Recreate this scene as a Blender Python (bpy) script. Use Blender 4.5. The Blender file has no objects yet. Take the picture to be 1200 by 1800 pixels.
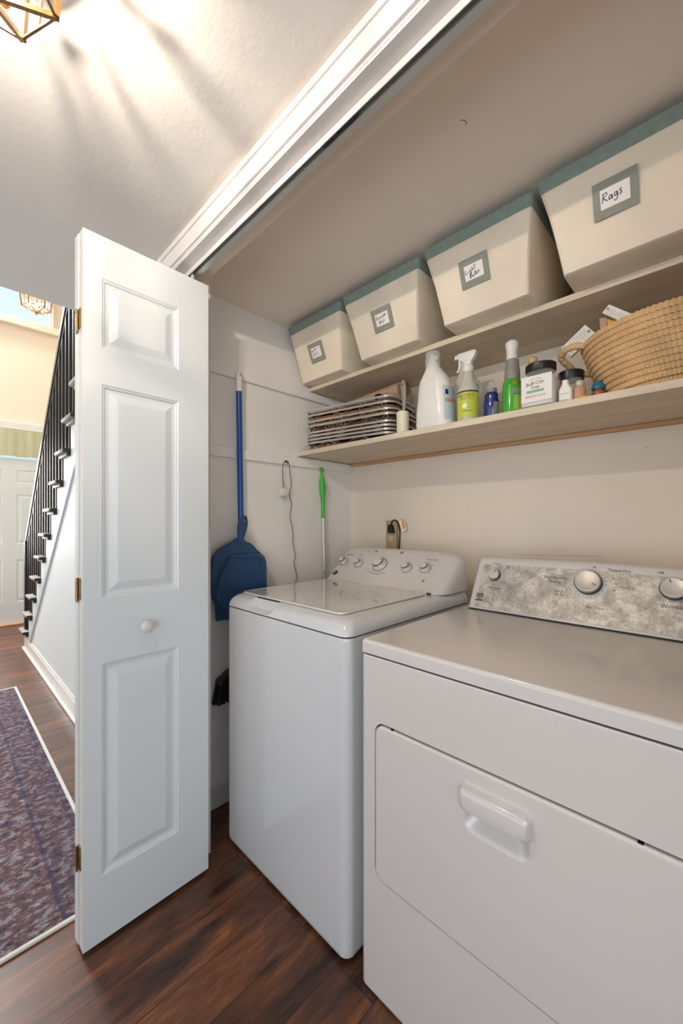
import bpy, bmesh, math, random
from mathutils import Vector, Matrix
random.seed(7)
PI = math.pi
SC = bpy.context.scene
COL = SC.collection

# ------------------------------------------------------------------ camera, light, exposure
CAM_H = 1.20
YAW = math.radians(44.336)
cam_d = bpy.data.cameras.new('camera'); cam = bpy.data.objects.new('camera', cam_d); COL.objects.link(cam)
cam.location = (0, 0, CAM_H); cam.rotation_euler = (PI/2, 0, YAW)
cam_d.sensor_fit = 'VERTICAL'; cam_d.sensor_height = 36; cam_d.lens = 36*698/1800.0
cam_d.shift_y = 0.01; cam_d.clip_start = 0.02
SC.camera = cam
SC.view_settings.view_transform = 'Standard'; SC.view_settings.look = 'None'
SC.view_settings.gamma = 1; SC.view_settings.use_curve_mapping = False
SC.view_settings.exposure = 0.20
w = bpy.data.worlds.new('world'); SC.world = w; w.use_nodes = True
WORLD_RGB = (0.91, 0.955, 1.0); WORLD_STR = 1.0
w.node_tree.nodes['Background'].inputs[0].default_value = (*WORLD_RGB, 1)
w.node_tree.nodes['Background'].inputs[1].default_value = WORLD_STR
# the room around the hall: brighter towards the horizon and the floor than overhead
_n = w.node_tree.nodes; _l = w.node_tree.links
_tc = _n.new('ShaderNodeTexCoord'); _sp = _n.new('ShaderNodeSeparateXYZ'); _mr = _n.new('ShaderNodeMapRange')
_mr.inputs[1].default_value = -.15; _mr.inputs[2].default_value = .45; _mr.inputs[3].default_value = WORLD_STR*1.45; _mr.inputs[4].default_value = WORLD_STR*.75
_l.new(_tc.outputs['Generated'], _sp.inputs[0]); _l.new(_sp.outputs[2], _mr.inputs[0]); _l.new(_mr.outputs[0], _n['Background'].inputs[1])
BULB_W = 6.4; BULB_RGB = (1.0, 0.84, 0.68)

def area(name, loc, target, sx, sy, power, rgb):
    d = bpy.data.lights.new(name, 'AREA'); d.shape = 'RECTANGLE'; d.size = sx; d.size_y = sy
    d.energy = power; d.color = rgb
    o = bpy.data.objects.new(name, d); COL.objects.link(o); o.location = loc
    o.rotation_euler = (Vector(target)-Vector(loc)).to_track_quat('-Z', 'Y').to_euler()
    return o
# daylight: the room windows behind the camera, and the high entrance hall window
area('window_daylight_room', (1.3, -2.3, 1.2), (-1.2, 0.9, 1.3), 1.6, 1.5, 22, (0.74, 0.87, 1.0))
area('window_daylight_entrance_high', (-5.85, -0.18, 4.05), (-2.4, 0.3, 0.6), 0.9, 0.8, 125, (1.0, 0.98, 0.95))

area('entrance_floor_fill', (-5.9, .02, 1.35), (-1.8, 0.25, 0.1), 0.5, 1.5, 50, (1.0, .97, .92))  # added low fill for the hall floor, no window stands there

# ------------------------------------------------------------------ geometry from view rays
F_ = Vector((-math.sin(YAW), math.cos(YAW))); R_ = Vector((math.cos(YAW), math.sin(YAW)))
def ray(px, py):
    r = (px-600)/698.0
    return Vector((F_.x+R_.x*r, F_.y+R_.y*r, (918-py)/698.0))
def on_x(px, py, x): d = ray(px, py); return Vector((0, 0, CAM_H)) + d*(x/d.x)
def on_y(px, py, y): d = ray(px, py); return Vector((0, 0, CAM_H)) + d*(y/d.y)

# ------------------------------------------------------------------ materials
def srgb(r, g, b):
    def f(c):
        c /= 255.0
        return c/12.92 if c <= 0.04045 else ((c+0.055)/1.055)**2.4
    return (f(r), f(g), f(b), 1)
def mat(name, rgb, rough=0.5, metal=0.0, noise=0.0, nscale=20, bump=0.0, bscale=60, coat=0.0, trans=0.0, spec=0.5, emit=None, estr=0, stretch=(1, 1, 1), sss=0):
    m = bpy.data.materials.new(name); m.use_nodes = True
    nt = m.node_tree; b = nt.nodes['Principled BSDF']
    c = srgb(*rgb)
    b.inputs['Base Color'].default_value = c
    b.inputs['Roughness'].default_value = rough; b.inputs['Metallic'].default_value = metal
    b.inputs['Specular IOR Level'].default_value = spec
    b.inputs['Coat Weight'].default_value = coat; b.inputs['Coat Roughness'].default_value = 0.08
    b.inputs['Transmission Weight'].default_value = trans
    if trans > .5: b.inputs['IOR'].default_value = 1.1
    if emit:
        b.inputs['Emission Color'].default_value = srgb(*emit); b.inputs['Emission Strength'].default_value = estr
    if noise or bump:
        tc = nt.nodes.new('ShaderNodeTexCoord'); mp = nt.nodes.new('ShaderNodeMapping')
        mp.inputs['Scale'].default_value = stretch
        nt.links.new(tc.outputs['Object'], mp.inputs[0])
    if noise:
        n = nt.nodes.new('ShaderNodeTexNoise'); n.inputs['Scale'].default_value = nscale; n.inputs['Detail'].default_value = 5
        nt.links.new(mp.outputs[0], n.inputs['Vector'])
        rp = nt.nodes.new('ShaderNodeValToRGB')
        k = 1-noise; rp.color_ramp.elements[0].color = (c[0]*k, c[1]*k, c[2]*k, 1); rp.color_ramp.elements[0].position = .3
        k = 1+noise*.5; rp.color_ramp.elements[1].color = (min(1, c[0]*k), min(1, c[1]*k), min(1, c[2]*k), 1); rp.color_ramp.elements[1].position = .7
        nt.links.new(n.outputs[0], rp.inputs[0]); nt.links.new(rp.outputs[0], b.inputs['Base Color'])
    if bump:
        n2 = nt.nodes.new('ShaderNodeTexNoise'); n2.inputs['Scale'].default_value = bscale; n2.inputs['Detail'].default_value = 3
        nt.links.new(mp.outputs[0], n2.inputs['Vector'])
        bp = nt.nodes.new('ShaderNodeBump'); bp.inputs['Strength'].default_value = bump; bp.inputs['Distance'].default_value = 0.002
        nt.links.new(n2.outputs[0], bp.inputs['Height']); nt.links.new(bp.outputs[0], b.inputs['Normal'])
    return m

M = {}
M['wall'] = mat('closet_wall_paint', (234, 220, 204), .55, noise=.03, nscale=3, bump=.12, bscale=25)
M['wall_left'] = mat('painted_board', (236, 232, 227), .45, noise=.03, nscale=4, bump=.1, bscale=15)
M['hallwall'] = mat('hall_wall_paint', (214, 218, 218), .6, bump=.1, bscale=40)
M['ceil'] = mat('ceiling_paint', (196, 195, 193), .7, bump=.35, bscale=70)
M['closetceil'] = mat('closet_ceiling_paint', (243, 233, 221), .6, noise=.03, nscale=3, bump=.1, bscale=30)
M['trim'] = mat('trim_paint', (212, 208, 204), .3, bump=.05, bscale=30)
M['trimb'] = mat('skirt_board_paint', (196, 206, 210), .35)
M['beige'] = mat('foyer_wall_paint', (218, 204, 184), .7)
M['door'] = mat('door_paint', (213, 219, 221), .32, bump=.15, bscale=18, stretch=(8, 8, .6))
M['dooredge'] = mat('door_edge_paint', (216, 211, 200), .5, noise=.08, nscale=60)
M['brass'] = mat('aged_brass', (150, 118, 78), .35, metal=.9, noise=.2, nscale=200)
M['shelf'] = mat('painted_shelf_board', (222, 206, 180), .55, noise=.14, nscale=7, stretch=(.5, 3, 3), bump=.1)
M['rawwood'] = mat('raw_wood_cleat', (200, 155, 110), .6, noise=.15, nscale=20, stretch=(.3, 3, 3))
M['white'] = mat('appliance_enamel', (208, 207, 207), .16, coat=.6)
M['whitep'] = mat('appliance_plastic', (216, 210, 205), .3, coat=.2)
M['dryerw'] = mat('dryer_enamel', (210, 203, 198), .2, coat=.5, bump=.05, bscale=400)
M['dark'] = mat('dark_gap', (28, 26, 25), .6)
M['knobsilver'] = mat('knob_silver', (206, 199, 189), .35, metal=.3)
M['lidgloss'] = mat('lid_gloss', (214, 209, 202), .05, coat=1, spec=.8)
M['chrome'] = mat('chrome', (215, 213, 210), .12, metal=1)
M['knobring'] = mat('knob_ring_smoke', (84, 80, 79), .25, metal=.5)
M['alu'] = mat('track_aluminium', (205, 207, 205), .35, metal=.6)
M['aludark'] = mat('track_inside', (120, 120, 112), .5, metal=.3, noise=.3, nscale=60)
M['pencil'] = mat('pencil_mark', (150, 130, 112), .7)
M['ink'] = mat('panel_ink', (70, 66, 66), .6)
M['purple'] = mat('marker_ink', (62, 34, 92), .6)
M['linen'] = mat('bin_linen', (238, 224, 202), .85, noise=.09, nscale=6, bump=.3, bscale=260)
M['teal'] = mat('bin_trim_fabric', (134, 150, 140), .85, noise=.1, nscale=60, bump=.4, bscale=300)
M['greyt'] = mat('label_frame_fabric', (148, 150, 138), .85, noise=.1, nscale=60, bump=.3, bscale=300)
M['card'] = mat('white_card', (240, 234, 226), .6)
M['navy'] = mat('navy_plastic', (34, 70, 108), .42, bump=.05, bscale=100)
M['blue'] = mat('blue_tube', (10, 74, 150), .28)
M['whitepl'] = mat('white_plastic', (226, 222, 214), .35)
M['green'] = mat('green_grip', (60, 180, 60), .35)
M['lime'] = mat('lime_insert', (150, 190, 70), .4)
M['black'] = mat('black_plastic', (18, 17, 17), .35)
M['brist'] = mat('black_bristles', (14, 14, 16), .8)
M['cord'] = mat('black_cord', (40, 36, 36), .5)
M['beigepl'] = mat('beige_outlet_plastic', (186, 160, 118), .5)
M['outw'] = mat('outlet_face', (212, 196, 168), .45)
M['yellow'] = mat('yellow_print', (228, 168, 30), .5)
M['rail'] = mat('black_stair_paint', (22, 20, 20), .5)
M['railtop'] = mat('dark_handrail', (70, 66, 62), .3)
M['tread'] = mat('grey_stair_tread', (136, 129, 122), .5, noise=.15, nscale=30)
M['olive'] = mat('olive_valance', (182, 180, 148), .8, noise=.08, nscale=6, bump=.2, bscale=200)
M['winlight'] = mat('daylight_glass', (60, 70, 80), .4, emit=(196, 228, 250), estr=.95)
M['blind'] = mat('glowing_white_blind', (235, 242, 246), .6, emit=(226, 238, 246), estr=.45)  # slats glow by themselves, daylight behind them put into the material
M['glass'] = mat('lantern_glass', (255, 250, 240), .04, trans=1.0)
M['bulb'] = mat('lit_bulb', (255, 236, 205), .3, emit=(255, 214, 160), estr=14)
M['jug'] = mat('milky_detergent_plastic', (232, 228, 220), .35, coat=.2)
M['clear'] = mat('clear_plastic', (240, 238, 234), .08); M['clear'].node_tree.nodes['Principled BSDF'].inputs['Alpha'].default_value = .22
M['frost'] = mat('frosted_bottle', (226, 222, 205), .3, trans=.35)
M['lemon'] = mat('lemon_label', (196, 202, 70), .45)
M['bluel'] = mat('blue_liquid', (12, 42, 110), .18, coat=.5)
M['greenl'] = mat('green_liquid', (62, 178, 44), .15, coat=.6, trans=.15)
M['greysl'] = mat('grey_sleeve', (140, 136, 126), .4)
M['teallab'] = mat('teal_print', (120, 184, 160), .5)
M['orange'] = mat('orange_print', (214, 100, 46), .5)
M['skyp'] = mat('pale_blue_print', (186, 204, 206), .5)
M['powder'] = mat('white_powder', (236, 228, 220), .8)
M['wood'] = mat('pale_wood', (205, 165, 118), .5, noise=.15, nscale=25)
M['pink'] = mat('pink_brown_label', (196, 150, 122), .5)
M['amber'] = mat('amber_bottle', (150, 92, 50), .2, coat=.4)
M['tealcap'] = mat('teal_cap', (18, 110, 140), .35)
M['silver'] = mat('silver_rim', (196, 190, 182), .32, metal=.35)
M['wire'] = mat('scroll_wire', (180, 172, 162), .35, metal=.3)
M['wicker'] = mat('brown_wicker', (150, 98, 54), .6, noise=.5, nscale=60, stretch=(1, 5, 3), bump=.6, bscale=120)
M['wickerd'] = mat('dark_wicker', (74, 50, 40), .6, noise=.4, nscale=60, bump=.6, bscale=120)
M['bag'] = mat('tan_bag', (196, 164, 134), .75, noise=.1, nscale=10, bump=.2, bscale=40)
M['greybr'] = mat('grey_brush_plastic', (142, 136, 126), .4)
M['cream'] = mat('cream_ribbed_plastic', (224, 218, 188), .4)
M['rope'] = mat('seagrass_rope', (216, 178, 128), .75, noise=.22, nscale=14, bump=.5, bscale=220)
M['rugedge'] = mat('rug_binding', (214, 210, 206), .8, bump=.3, bscale=300)
M['tubemetal'] = mat('pole_metal', (208, 204, 200), .3, metal=.4)
M['plaque'] = mat('dark_badge', (70, 66, 64), .4, metal=.3)

def floor_mat():
    m = bpy.data.materials.new('dark_wood_planks'); m.use_nodes = True; nt = m.node_tree; b = nt.nodes['Principled BSDF']
    L = nt.links.new; N = nt.nodes.new
    tc = N('ShaderNodeTexCoord'); sp = N('ShaderNodeSeparateXYZ'); cb = N('ShaderNodeCombineXYZ')
    L(tc.outputs['Object'], sp.inputs[0]); L(sp.outputs[1], cb.inputs[0]); L(sp.outputs[0], cb.inputs[1])
    br = N('ShaderNodeTexBrick'); br.inputs['Scale'].default_value = 1; br.inputs['Brick Width'].default_value = 1.21
    br.inputs['Row Height'].default_value = .127; br.inputs['Mortar Size'].default_value = .0012; br.inputs['Mortar Smooth'].default_value = .3
    br.inputs['Color1'].default_value = (0, 0, 0, 1); br.inputs['Color2'].default_value = (1, 1, 1, 1); br.inputs['Mortar'].default_value = (.5, .5, .5, 1)
    br.offset = .37
    L(cb.outputs[0], br.inputs['Vector'])
    mp = N('ShaderNodeMapping'); mp.inputs['Scale'].default_value = (10, 1.6, 1); L(tc.outputs['Object'], mp.inputs[0])
    # shift the grain per plank
    add = N('ShaderNodeVectorMath'); add.operation = 'ADD'; L(mp.outputs[0], add.inputs[0])
    sc = N('ShaderNodeVectorMath'); sc.operation = 'SCALE'; sc.inputs['Scale'].default_value = 13; L(br.outputs['Color'], sc.inputs[0]); L(sc.outputs[0], add.inputs[1])
    n1 = N('ShaderNodeTexNoise'); n1.inputs['Scale'].default_value = 1.6; n1.inputs['Detail'].default_value = 8; n1.inputs['Roughness'].default_value = .65; n1.inputs['Distortion'].default_value = .6
    L(add.outputs[0], n1.inputs['Vector'])
    rp = N('ShaderNodeValToRGB'); e = rp.color_ramp.elements
    e[0].position = .32; e[0].color = srgb(48, 34, 30); e[1].position = .72; e[1].color = srgb(150, 92, 52)
    x = e.new(.45); x.color = srgb(82, 50, 36); x = e.new(.58); x.color = srgb(112, 68, 44)
    L(n1.outputs[0], rp.inputs[0])
    mp2 = N('ShaderNodeMapping'); mp2.inputs['Scale'].default_value = (18, 4.2, 1); L(tc.outputs['Object'], mp2.inputs[0])
    n2 = N('ShaderNodeTexNoise'); n2.inputs['Scale'].default_value = 1; n2.inputs['Detail'].default_value = 4; L(mp2.outputs[0], n2.inputs['Vector'])
    r2 = N('ShaderNodeValToRGB'); r2.color_ramp.elements[0].position = .30; r2.color_ramp.elements[0].color = (.25, .22, .22, 1)
    r2.color_ramp.elements[1].position = .42; r2.color_ramp.elements[1].color = (1, 1, 1, 1); L(n2.outputs[0], r2.inputs[0])
    mx = N('ShaderNodeMix'); mx.data_type = 'RGBA'; mx.blend_type = 'MULTIPLY'; mx.inputs[0].default_value = .75
    L(rp.outputs[0], mx.inputs[6]); L(r2.outputs[0], mx.inputs[7])
    mp4 = N('ShaderNodeMapping'); mp4.inputs['Scale'].default_value = (150, 9, 1); L(tc.outputs['Object'], mp4.inputs[0])
    n4 = N('ShaderNodeTexNoise'); n4.inputs['Scale'].default_value = 1; n4.inputs['Detail'].default_value = 6; n4.inputs['Roughness'].default_value = .7; L(mp4.outputs[0], n4.inputs['Vector'])
    mr4 = N('ShaderNodeMapRange'); mr4.inputs[1].default_value = .3; mr4.inputs[2].default_value = .7; mr4.inputs[3].default_value = .6; mr4.inputs[4].default_value = 1.3; L(n4.outputs[0], mr4.inputs[0])
    mx4 = N('ShaderNodeMix'); mx4.data_type = 'RGBA'; mx4.blend_type = 'MULTIPLY'; mx4.inputs[0].default_value = 1
    L(mx.outputs[2], mx4.inputs[6]); L(mr4.outputs[0], mx4.inputs[7]); mx = mx4
    sp2 = N('ShaderNodeSeparateColor'); L(br.outputs['Color'], sp2.inputs[0])
    mr = N('ShaderNodeMapRange'); mr.inputs[3].default_value = .7; mr.inputs[4].default_value = 1.25; L(sp2.outputs[0], mr.inputs[0])
    m2 = N('ShaderNodeMix'); m2.data_type = 'RGBA'; m2.blend_type = 'MULTIPLY'; m2.inputs[0].default_value = 1
    L(mx.outputs[2], m2.inputs[6]); L(mr.outputs[0], m2.inputs[7])
    m3 = N('ShaderNodeMix'); m3.data_type = 'RGBA'; L(br.outputs['Fac'], m3.inputs[0]); L(m2.outputs[2], m3.inputs[6]); m3.inputs[7].default_value = srgb(30, 22, 20)
    L(m3.outputs[2], b.inputs['Base Color']); b.inputs['Roughness'].default_value = .34
    bp = N('ShaderNodeBump'); bp.inputs['Strength'].default_value = .25; bp.inputs['Distance'].default_value = .002
    L(n1.outputs[0], bp.inputs['Height']); L(bp.outputs[0], b.inputs['Normal'])
    return m
M['floor'] = floor_mat()

def rug_mat():
    m = bpy.data.materials.new('faded_oriental_pile'); m.use_nodes = True; nt = m.node_tree; b = nt.nodes['Principled BSDF']
    L = nt.links.new; N = nt.nodes.new
    tc = N('ShaderNodeTexCoord')
    mp = N('ShaderNodeMapping'); mp.inputs['Scale'].default_value = (30, 19, 1); L(tc.outputs['Object'], mp.inputs[0])
    n0 = N('ShaderNodeTexNoise'); n0.inputs['Scale'].default_value = 1.4; n0.inputs['Detail'].default_value = 7; n0.inputs['Roughness'].default_value = .72; n0.inputs['Distortion'].default_value = .35; L(mp.outputs[0], n0.inputs['Vector'])
    rp = N('ShaderNodeValToRGB'); e = rp.color_ramp.elements
    e[0].position = .36; e[0].color = srgb(50, 48, 62); e[1].position = .66; e[1].color = srgb(196, 194, 206)
    for p, c in ((.42, (80, 86, 108)), (.46, (132, 92, 90)), (.49, (64, 62, 70)), (.52, (160, 122, 114)), (.55, (104, 110, 128)), (.58, (176, 172, 180)), (.62, (120, 118, 130))):
        x = e.new(p); x.color = srgb(*c)
    L(n0.outputs[0], rp.inputs[0])
    vo = N('ShaderNodeTexVoronoi'); vo.inputs['Scale'].default_value = 9; L(tc.outputs['Object'], vo.inputs['Vector'])
    r3 = N('ShaderNodeValToRGB'); r3.color_ramp.elements[0].position = .12; r3.color_ramp.elements[0].color = srgb(150, 156, 180)
    r3.color_ramp.elements[1].position = .3; r3.color_ramp.elements[1].color = srgb(72, 66, 74); L(vo.outputs['Distance'], r3.inputs[0])
    mm = N('ShaderNodeMix'); mm.data_type = 'RGBA'; mm.inputs[0].default_value = .2; L(rp.outputs[0], mm.inputs[6]); L(r3.outputs[0], mm.inputs[7])
    # border bands along the long edges: bluer band, dark guard line (object Y measured from centre line)
    sp = N('ShaderNodeSeparateXYZ'); L(tc.outputs['Object'], sp.inputs[0])
    ab = N('ShaderNodeMath'); ab.operation = 'ABSOLUTE'; L(sp.outputs[1], ab.inputs[0])
    wv = N('ShaderNodeValToRGB'); wv.color_ramp.interpolation = 'CONSTANT'; ee = wv.color_ramp.elements
    ee[0].position = 0; ee[0].color = (0, 0, 0, 1); ee[1].position = .235; ee[1].color = (1, 1, 1, 1)
    x = ee.new(.250); x.color = (.35, .35, .35, 1); x = ee.new(.345); x.color = (.9, .9, .9, 1); x = ee.new(.355); x.color = (.5, .5, .5, 1)
    L(ab.outputs[0], wv.inputs[0])
    m2 = N('ShaderNodeMix'); m2.data_type = 'RGBA'
    mul = N('ShaderNodeMath'); mul.operation = 'MULTIPLY'; mul.inputs[1].default_value = .5; L(wv.outputs[0], mul.inputs[0]); L(mul.outputs[0], m2.inputs[0])
    L(mm.outputs[2], m2.inputs[6]); m2.inputs[7].default_value = srgb(54, 60, 92)
    L(m2.outputs[2], b.inputs['Base Color']); b.inputs['Roughness'].default_value = .95; b.inputs['Specular IOR Level'].default_value = .1
    n3 = N('ShaderNodeTexNoise'); n3.inputs['Scale'].default_value = 300; L(tc.outputs['Object'], n3.inputs['Vector'])
    bp = N('ShaderNodeBump'); bp.inputs['Strength'].default_value = .6; bp.inputs['Distance'].default_value = .003; L(n3.outputs[0], bp.inputs['Height']); L(bp.outputs[0], b.inputs['Normal'])
    return m
M['rug'] = rug_mat()

def grime_mat():
    m = bpy.data.materials.new('worn_silver_panel'); m.use_nodes = True; nt = m.node_tree; b = nt.nodes['Principled BSDF']
    L = nt.links.new; N = nt.nodes.new; tc = N('ShaderNodeTexCoord')
    a = N('ShaderNodeTexNoise'); a.inputs['Scale'].default_value = 24; a.inputs['Detail'].default_value = 9; a.inputs['Roughness'].default_value = .7; L(tc.outputs['Object'], a.inputs['Vector'])
    c = N('ShaderNodeTexNoise'); c.inputs['Scale'].default_value = 170; c.inputs['Detail'].default_value = 3; L(tc.outputs['Object'], c.inputs['Vector'])
    mu = N('ShaderNodeMath'); mu.operation = 'MULTIPLY_ADD'; mu.inputs[1].default_value = .28; L(c.outputs[0], mu.inputs[0]); 
    m5 = N('ShaderNodeMath'); m5.operation = 'MULTIPLY'; m5.inputs[1].default_value = .85; L(a.outputs[0], m5.inputs[0]); L(m5.outputs[0], mu.inputs[2])
    rp = N('ShaderNodeValToRGB'); e = rp.color_ramp.elements
    e[0].position = .42; e[0].color = srgb(150, 146, 138); e[1].position = .68; e[1].color = srgb(220, 214, 204)
    x = e.new(.55); x.color = srgb(180, 175, 166)
    L(mu.outputs[0], rp.inputs[0])
    # fading to the cleaner right half of the panel: worn area is on the left
    L(rp.outputs[0], b.inputs['Base Color']); b.inputs['Roughness'].default_value = .42; b.inputs['Metallic'].default_value = .25
    return m
M['grime'] = grime_mat()

# ------------------------------------------------------------------ mesh helpers
def obj(name, bm, m, parent=None, smooth=True, loc=None):
    me = bpy.data.meshes.new(name)
    bmesh.ops.recalc_face_normals(bm, faces=bm.faces)
    bm.to_mesh(me); bm.free()
    for mm in (m if isinstance(m, (list, tuple)) else [m]): me.materials.append(mm)
    if smooth:
        me.shade_smooth()
        try: me.set_sharp_from_angle(angle=math.radians(38))
        except Exception: pass
    o = bpy.data.objects.new(name, me); COL.objects.link(o)
    if parent is not None: o.parent = parent; o.matrix_parent_inverse = parent.matrix_world.inverted() if False else Matrix.Translation(-Vector(parent.location))
    return o
def thing(name, label, cat, loc=(0, 0, 0), group=None):
    o = bpy.data.objects.new(name, None); COL.objects.link(o); o.location = loc; o.empty_display_size = .05
    o['label'] = label; o['category'] = cat
    if group: o['group'] = group
    return o
def tag(o, label, cat, group=None):
    o['label'] = label; o['category'] = cat
    if group: o['group'] = group
    return o
def struct(name, bm, m, parent=None, smooth=False):
    o = obj(name, bm, m, parent, smooth)
    if parent is None: o['kind'] = 'structure'
    return o
def sempty(name, loc=(0, 0, 0)):
    o = bpy.data.objects.new(name, None); COL.objects.link(o); o.location = loc; o['kind'] = 'structure'; return o

def wn(o):
    md = o.modifiers.new('weighted_normals', 'WEIGHTED_NORMAL'); md.keep_sharp = True; md.weight = 60
    return o
def B(): return bmesh.new()
def box(bm, x0, x1, y0, y1, z0, z1, bev=0, seg=2, mi=0):
    vs = [bm.verts.new(p) for p in ((x0, y0, z0), (x1, y0, z0), (x1, y1, z0), (x0, y1, z0), (x0, y0, z1), (x1, y0, z1), (x1, y1, z1), (x0, y1, z1))]
    fs = [bm.faces.new([vs[i] for i in q]) for q in ((0, 3, 2, 1), (4, 5, 6, 7), (0, 1, 5, 4), (1, 2, 6, 5), (2, 3, 7, 6), (3, 0, 4, 7))]
    for f in fs: f.material_index = mi
    if bev:
        es = list({e for f in fs for e in f.edges})
        bmesh.ops.bevel(bm, geom=es, offset=bev, segments=seg, profile=.5, affect='EDGES')
    return bm
def bar(bm, a, b, wdt, hgt, up=(0, 0, 1)):
    a = Vector(a); b = Vector(b); d = (b-a).normalized(); u = Vector(up); s = d.cross(u)
    if s.length < 1e-4: s = d.cross(Vector((1, 0, 0)))
    s.normalize(); u = s.cross(d).normalized()
    vs = []
    for p in (a, b):
        for sx, sy in ((-1, -1), (1, -1), (1, 1), (-1, 1)): vs.append(bm.verts.new(p+s*sx*wdt/2+u*sy*hgt/2))
    for q in ((0, 1, 2, 3), (7, 6, 5, 4), (0, 4, 5, 1), (1, 5, 6, 2), (2, 6, 7, 3), (3, 7, 4, 0)): bm.faces.new([vs[i] for i in q])
    return bm
def tube(bm, pts, r, seg=10, closed=False, caps=True):
    pts = [Vector(p) for p in pts]; n = len(pts); rings = []
    rr = r if isinstance(r, (list, tuple)) else [r]*n
    up = None
    for i, p in enumerate(pts):
        if closed: d = (pts[(i+1) % n]-pts[i-1])
        else: d = pts[min(i+1, n-1)]-pts[max(i-1, 0)]
        d.normalize()
        if up is None:
            up = Vector((0, 0, 1)) if abs(d.z) < .9 else Vector((1, 0, 0))
        s = d.cross(up)
        if s.length < 1e-5: s = d.cross(Vector((0, 1, 0)))
        s.normalize(); u = s.cross(d).normalized(); up = u
        rings.append([bm.verts.new(p+(s*math.cos(2*PI*k/seg)+u*math.sin(2*PI*k/seg))*rr[i]) for k in range(seg)])
    m = n if closed else n-1
    for i in range(m):
        a = rings[i]; b = rings[(i+1) % n]
        for k in range(seg): bm.faces.new((a[k], a[(k+1) % seg], b[(k+1) % seg], b[k]))
    if caps and not closed:
        bm.faces.new(rings[0][::-1]); bm.faces.new(rings[-1])
    return bm
def curve_pts(pts, n=6):
    # Catmull-Rom through the points
    P = [Vector(p) for p in pts]; P = [2*P[0]-P[1]]+P+[2*P[-1]-P[-2]]; out = []
    for i in range(1, len(P)-2):
        for k in range(n):
            t = k/n; a, b, c, d = P[i-1], P[i], P[i+1], P[i+2]
            out.append(.5*((2*b)+(-a+c)*t+(2*a-5*b+4*c-d)*t*t+(-a+3*b-3*c+d)*t**3))
    out.append(P[-2]); return out
def lathe(bm, prof, cx=0, cy=0, cz=0, seg=32, sx=1, sy=1, mi=0, axis=None):
    # prof: (r, z); axis: optional (origin, direction)
    rings = []
    if axis:
        o, d = Vector(axis[0]), Vector(axis[1]).normalized()
        s = d.cross(Vector((0, 0, 1)));
        if s.length < 1e-4: s = Vector((1, 0, 0))
        s.normalize(); u = d.cross(s)
    for r, z in prof:
        ring = []
        for k in range(seg):
            a = 2*PI*k/seg
            if axis: ring.append(bm.verts.new(o+d*z+(s*math.cos(a)+u*math.sin(a))*r))
            else: ring.append(bm.verts.new((cx+r*sx*math.cos(a), cy+r*sy*math.sin(a), cz+z)))
        rings.append(ring)
    fs = []
    for a, b in zip(rings, rings[1:]):
        for k in range(seg): fs.append(bm.faces.new((a[k], a[(k+1) % seg], b[(k+1) % seg], b[k])))
    if prof[0][0] > 1e-5: fs.append(bm.faces.new(rings[0][::-1]))
    if prof[-1][0] > 1e-5: fs.append(bm.faces.new(rings[-1]))
    for f in fs: f.material_index = mi
    return bm
def rrect(x0, x1, y0, y1, r, n=5, rf=None):
    """rounded rectangle, counter-clockwise; rf = optional front (low y) radius"""
    rf = r if rf is None else rf; out = []
    for cx, cy, a0, q in ((x1-r, y1-r, 0, r), (x0+r, y1-r, PI/2, r), (x0+rf, y0+rf, PI, rf), (x1-rf, y0+rf, 1.5*PI, rf)):
        for k in range(n+1):
            a = a0+PI/2*k/n; out.append((cx+q*math.cos(a), cy+q*math.sin(a)))
    return out
def loft(bm, rings, cap0=True, cap1=True, mi=0):
    """rings: lists of 3-D points of equal length"""
    R = [[bm.verts.new(p) for p in r] for r in rings]; n = len(R[0]); fs = []
    for a, b in zip(R, R[1:]):
        for k in range(n): fs.append(bm.faces.new((a[k], a[(k+1) % n], b[(k+1) % n], b[k])))
    if cap0: fs.append(bm.faces.new(R[0][::-1]))
    if cap1: fs.append(bm.faces.new(R[-1]))
    for f in fs: f.material_index = mi
    return bm
def rbox(bm, x0, x1, y0, y1, z0, z1, r, e=.004, n=5, mi=0):
    """box with rounded vertical corners and softened top/bottom edges"""
    rings = []
    for z, i in ((z0, e), (z0+e*.3, e*.3), (z0+e, 0), (z1-e, 0), (z1-e*.3, e*.3), (z1, e)):
        rings.append([(x, y, z) for x, y in rrect(x0+i, x1-i, y0+i, y1-i, max(r-i, .0005), n)])
    return loft(bm, rings, mi=mi)
def prism(bm, poly, o, u, v, wv, mi=0):
    """extrude 2-D polygon (in u, v) along vector wv from origin o"""
    o, u, v, wv = map(Vector, (o, u, v, wv))
    a = [bm.verts.new(o+u*p[0]+v*p[1]) for p in poly]; b = [bm.verts.new(o+u*p[0]+v*p[1]+wv) for p in poly]
    n = len(poly); fs = [bm.faces.new(a[::-1]), bm.faces.new(b)]
    for k in range(n): fs.append(bm.faces.new((a[k], a[(k+1) % n], b[(k+1) % n], b[k])))
    for f in fs: f.material_index = mi
    return bm
def cut(o, cutter_bm):
    """boolean difference, result stored as the object's own mesh"""
    me = bpy.data.meshes.new('c'); bmesh.ops.recalc_face_normals(cutter_bm, faces=cutter_bm.faces); cutter_bm.to_mesh(me); cutter_bm.free()
    c = bpy.data.objects.new('c', me); COL.objects.link(c)
    md = o.modifiers.new('b', 'BOOLEAN'); md.object = c; md.operation = 'DIFFERENCE'; md.solver = 'EXACT'
    dg = bpy.context.evaluated_depsgraph_get(); dg.update()
    nm = bpy.data.meshes.new_from_object(o.evaluated_get(dg)); o.modifiers.clear(); old = o.data
    if len(nm.polygons) > 3: o.data = nm
    nm.name = o.name
    nm.shade_smooth(); nm.set_sharp_from_angle(angle=math.radians(38))
    bpy.data.objects.remove(c); return o
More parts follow.
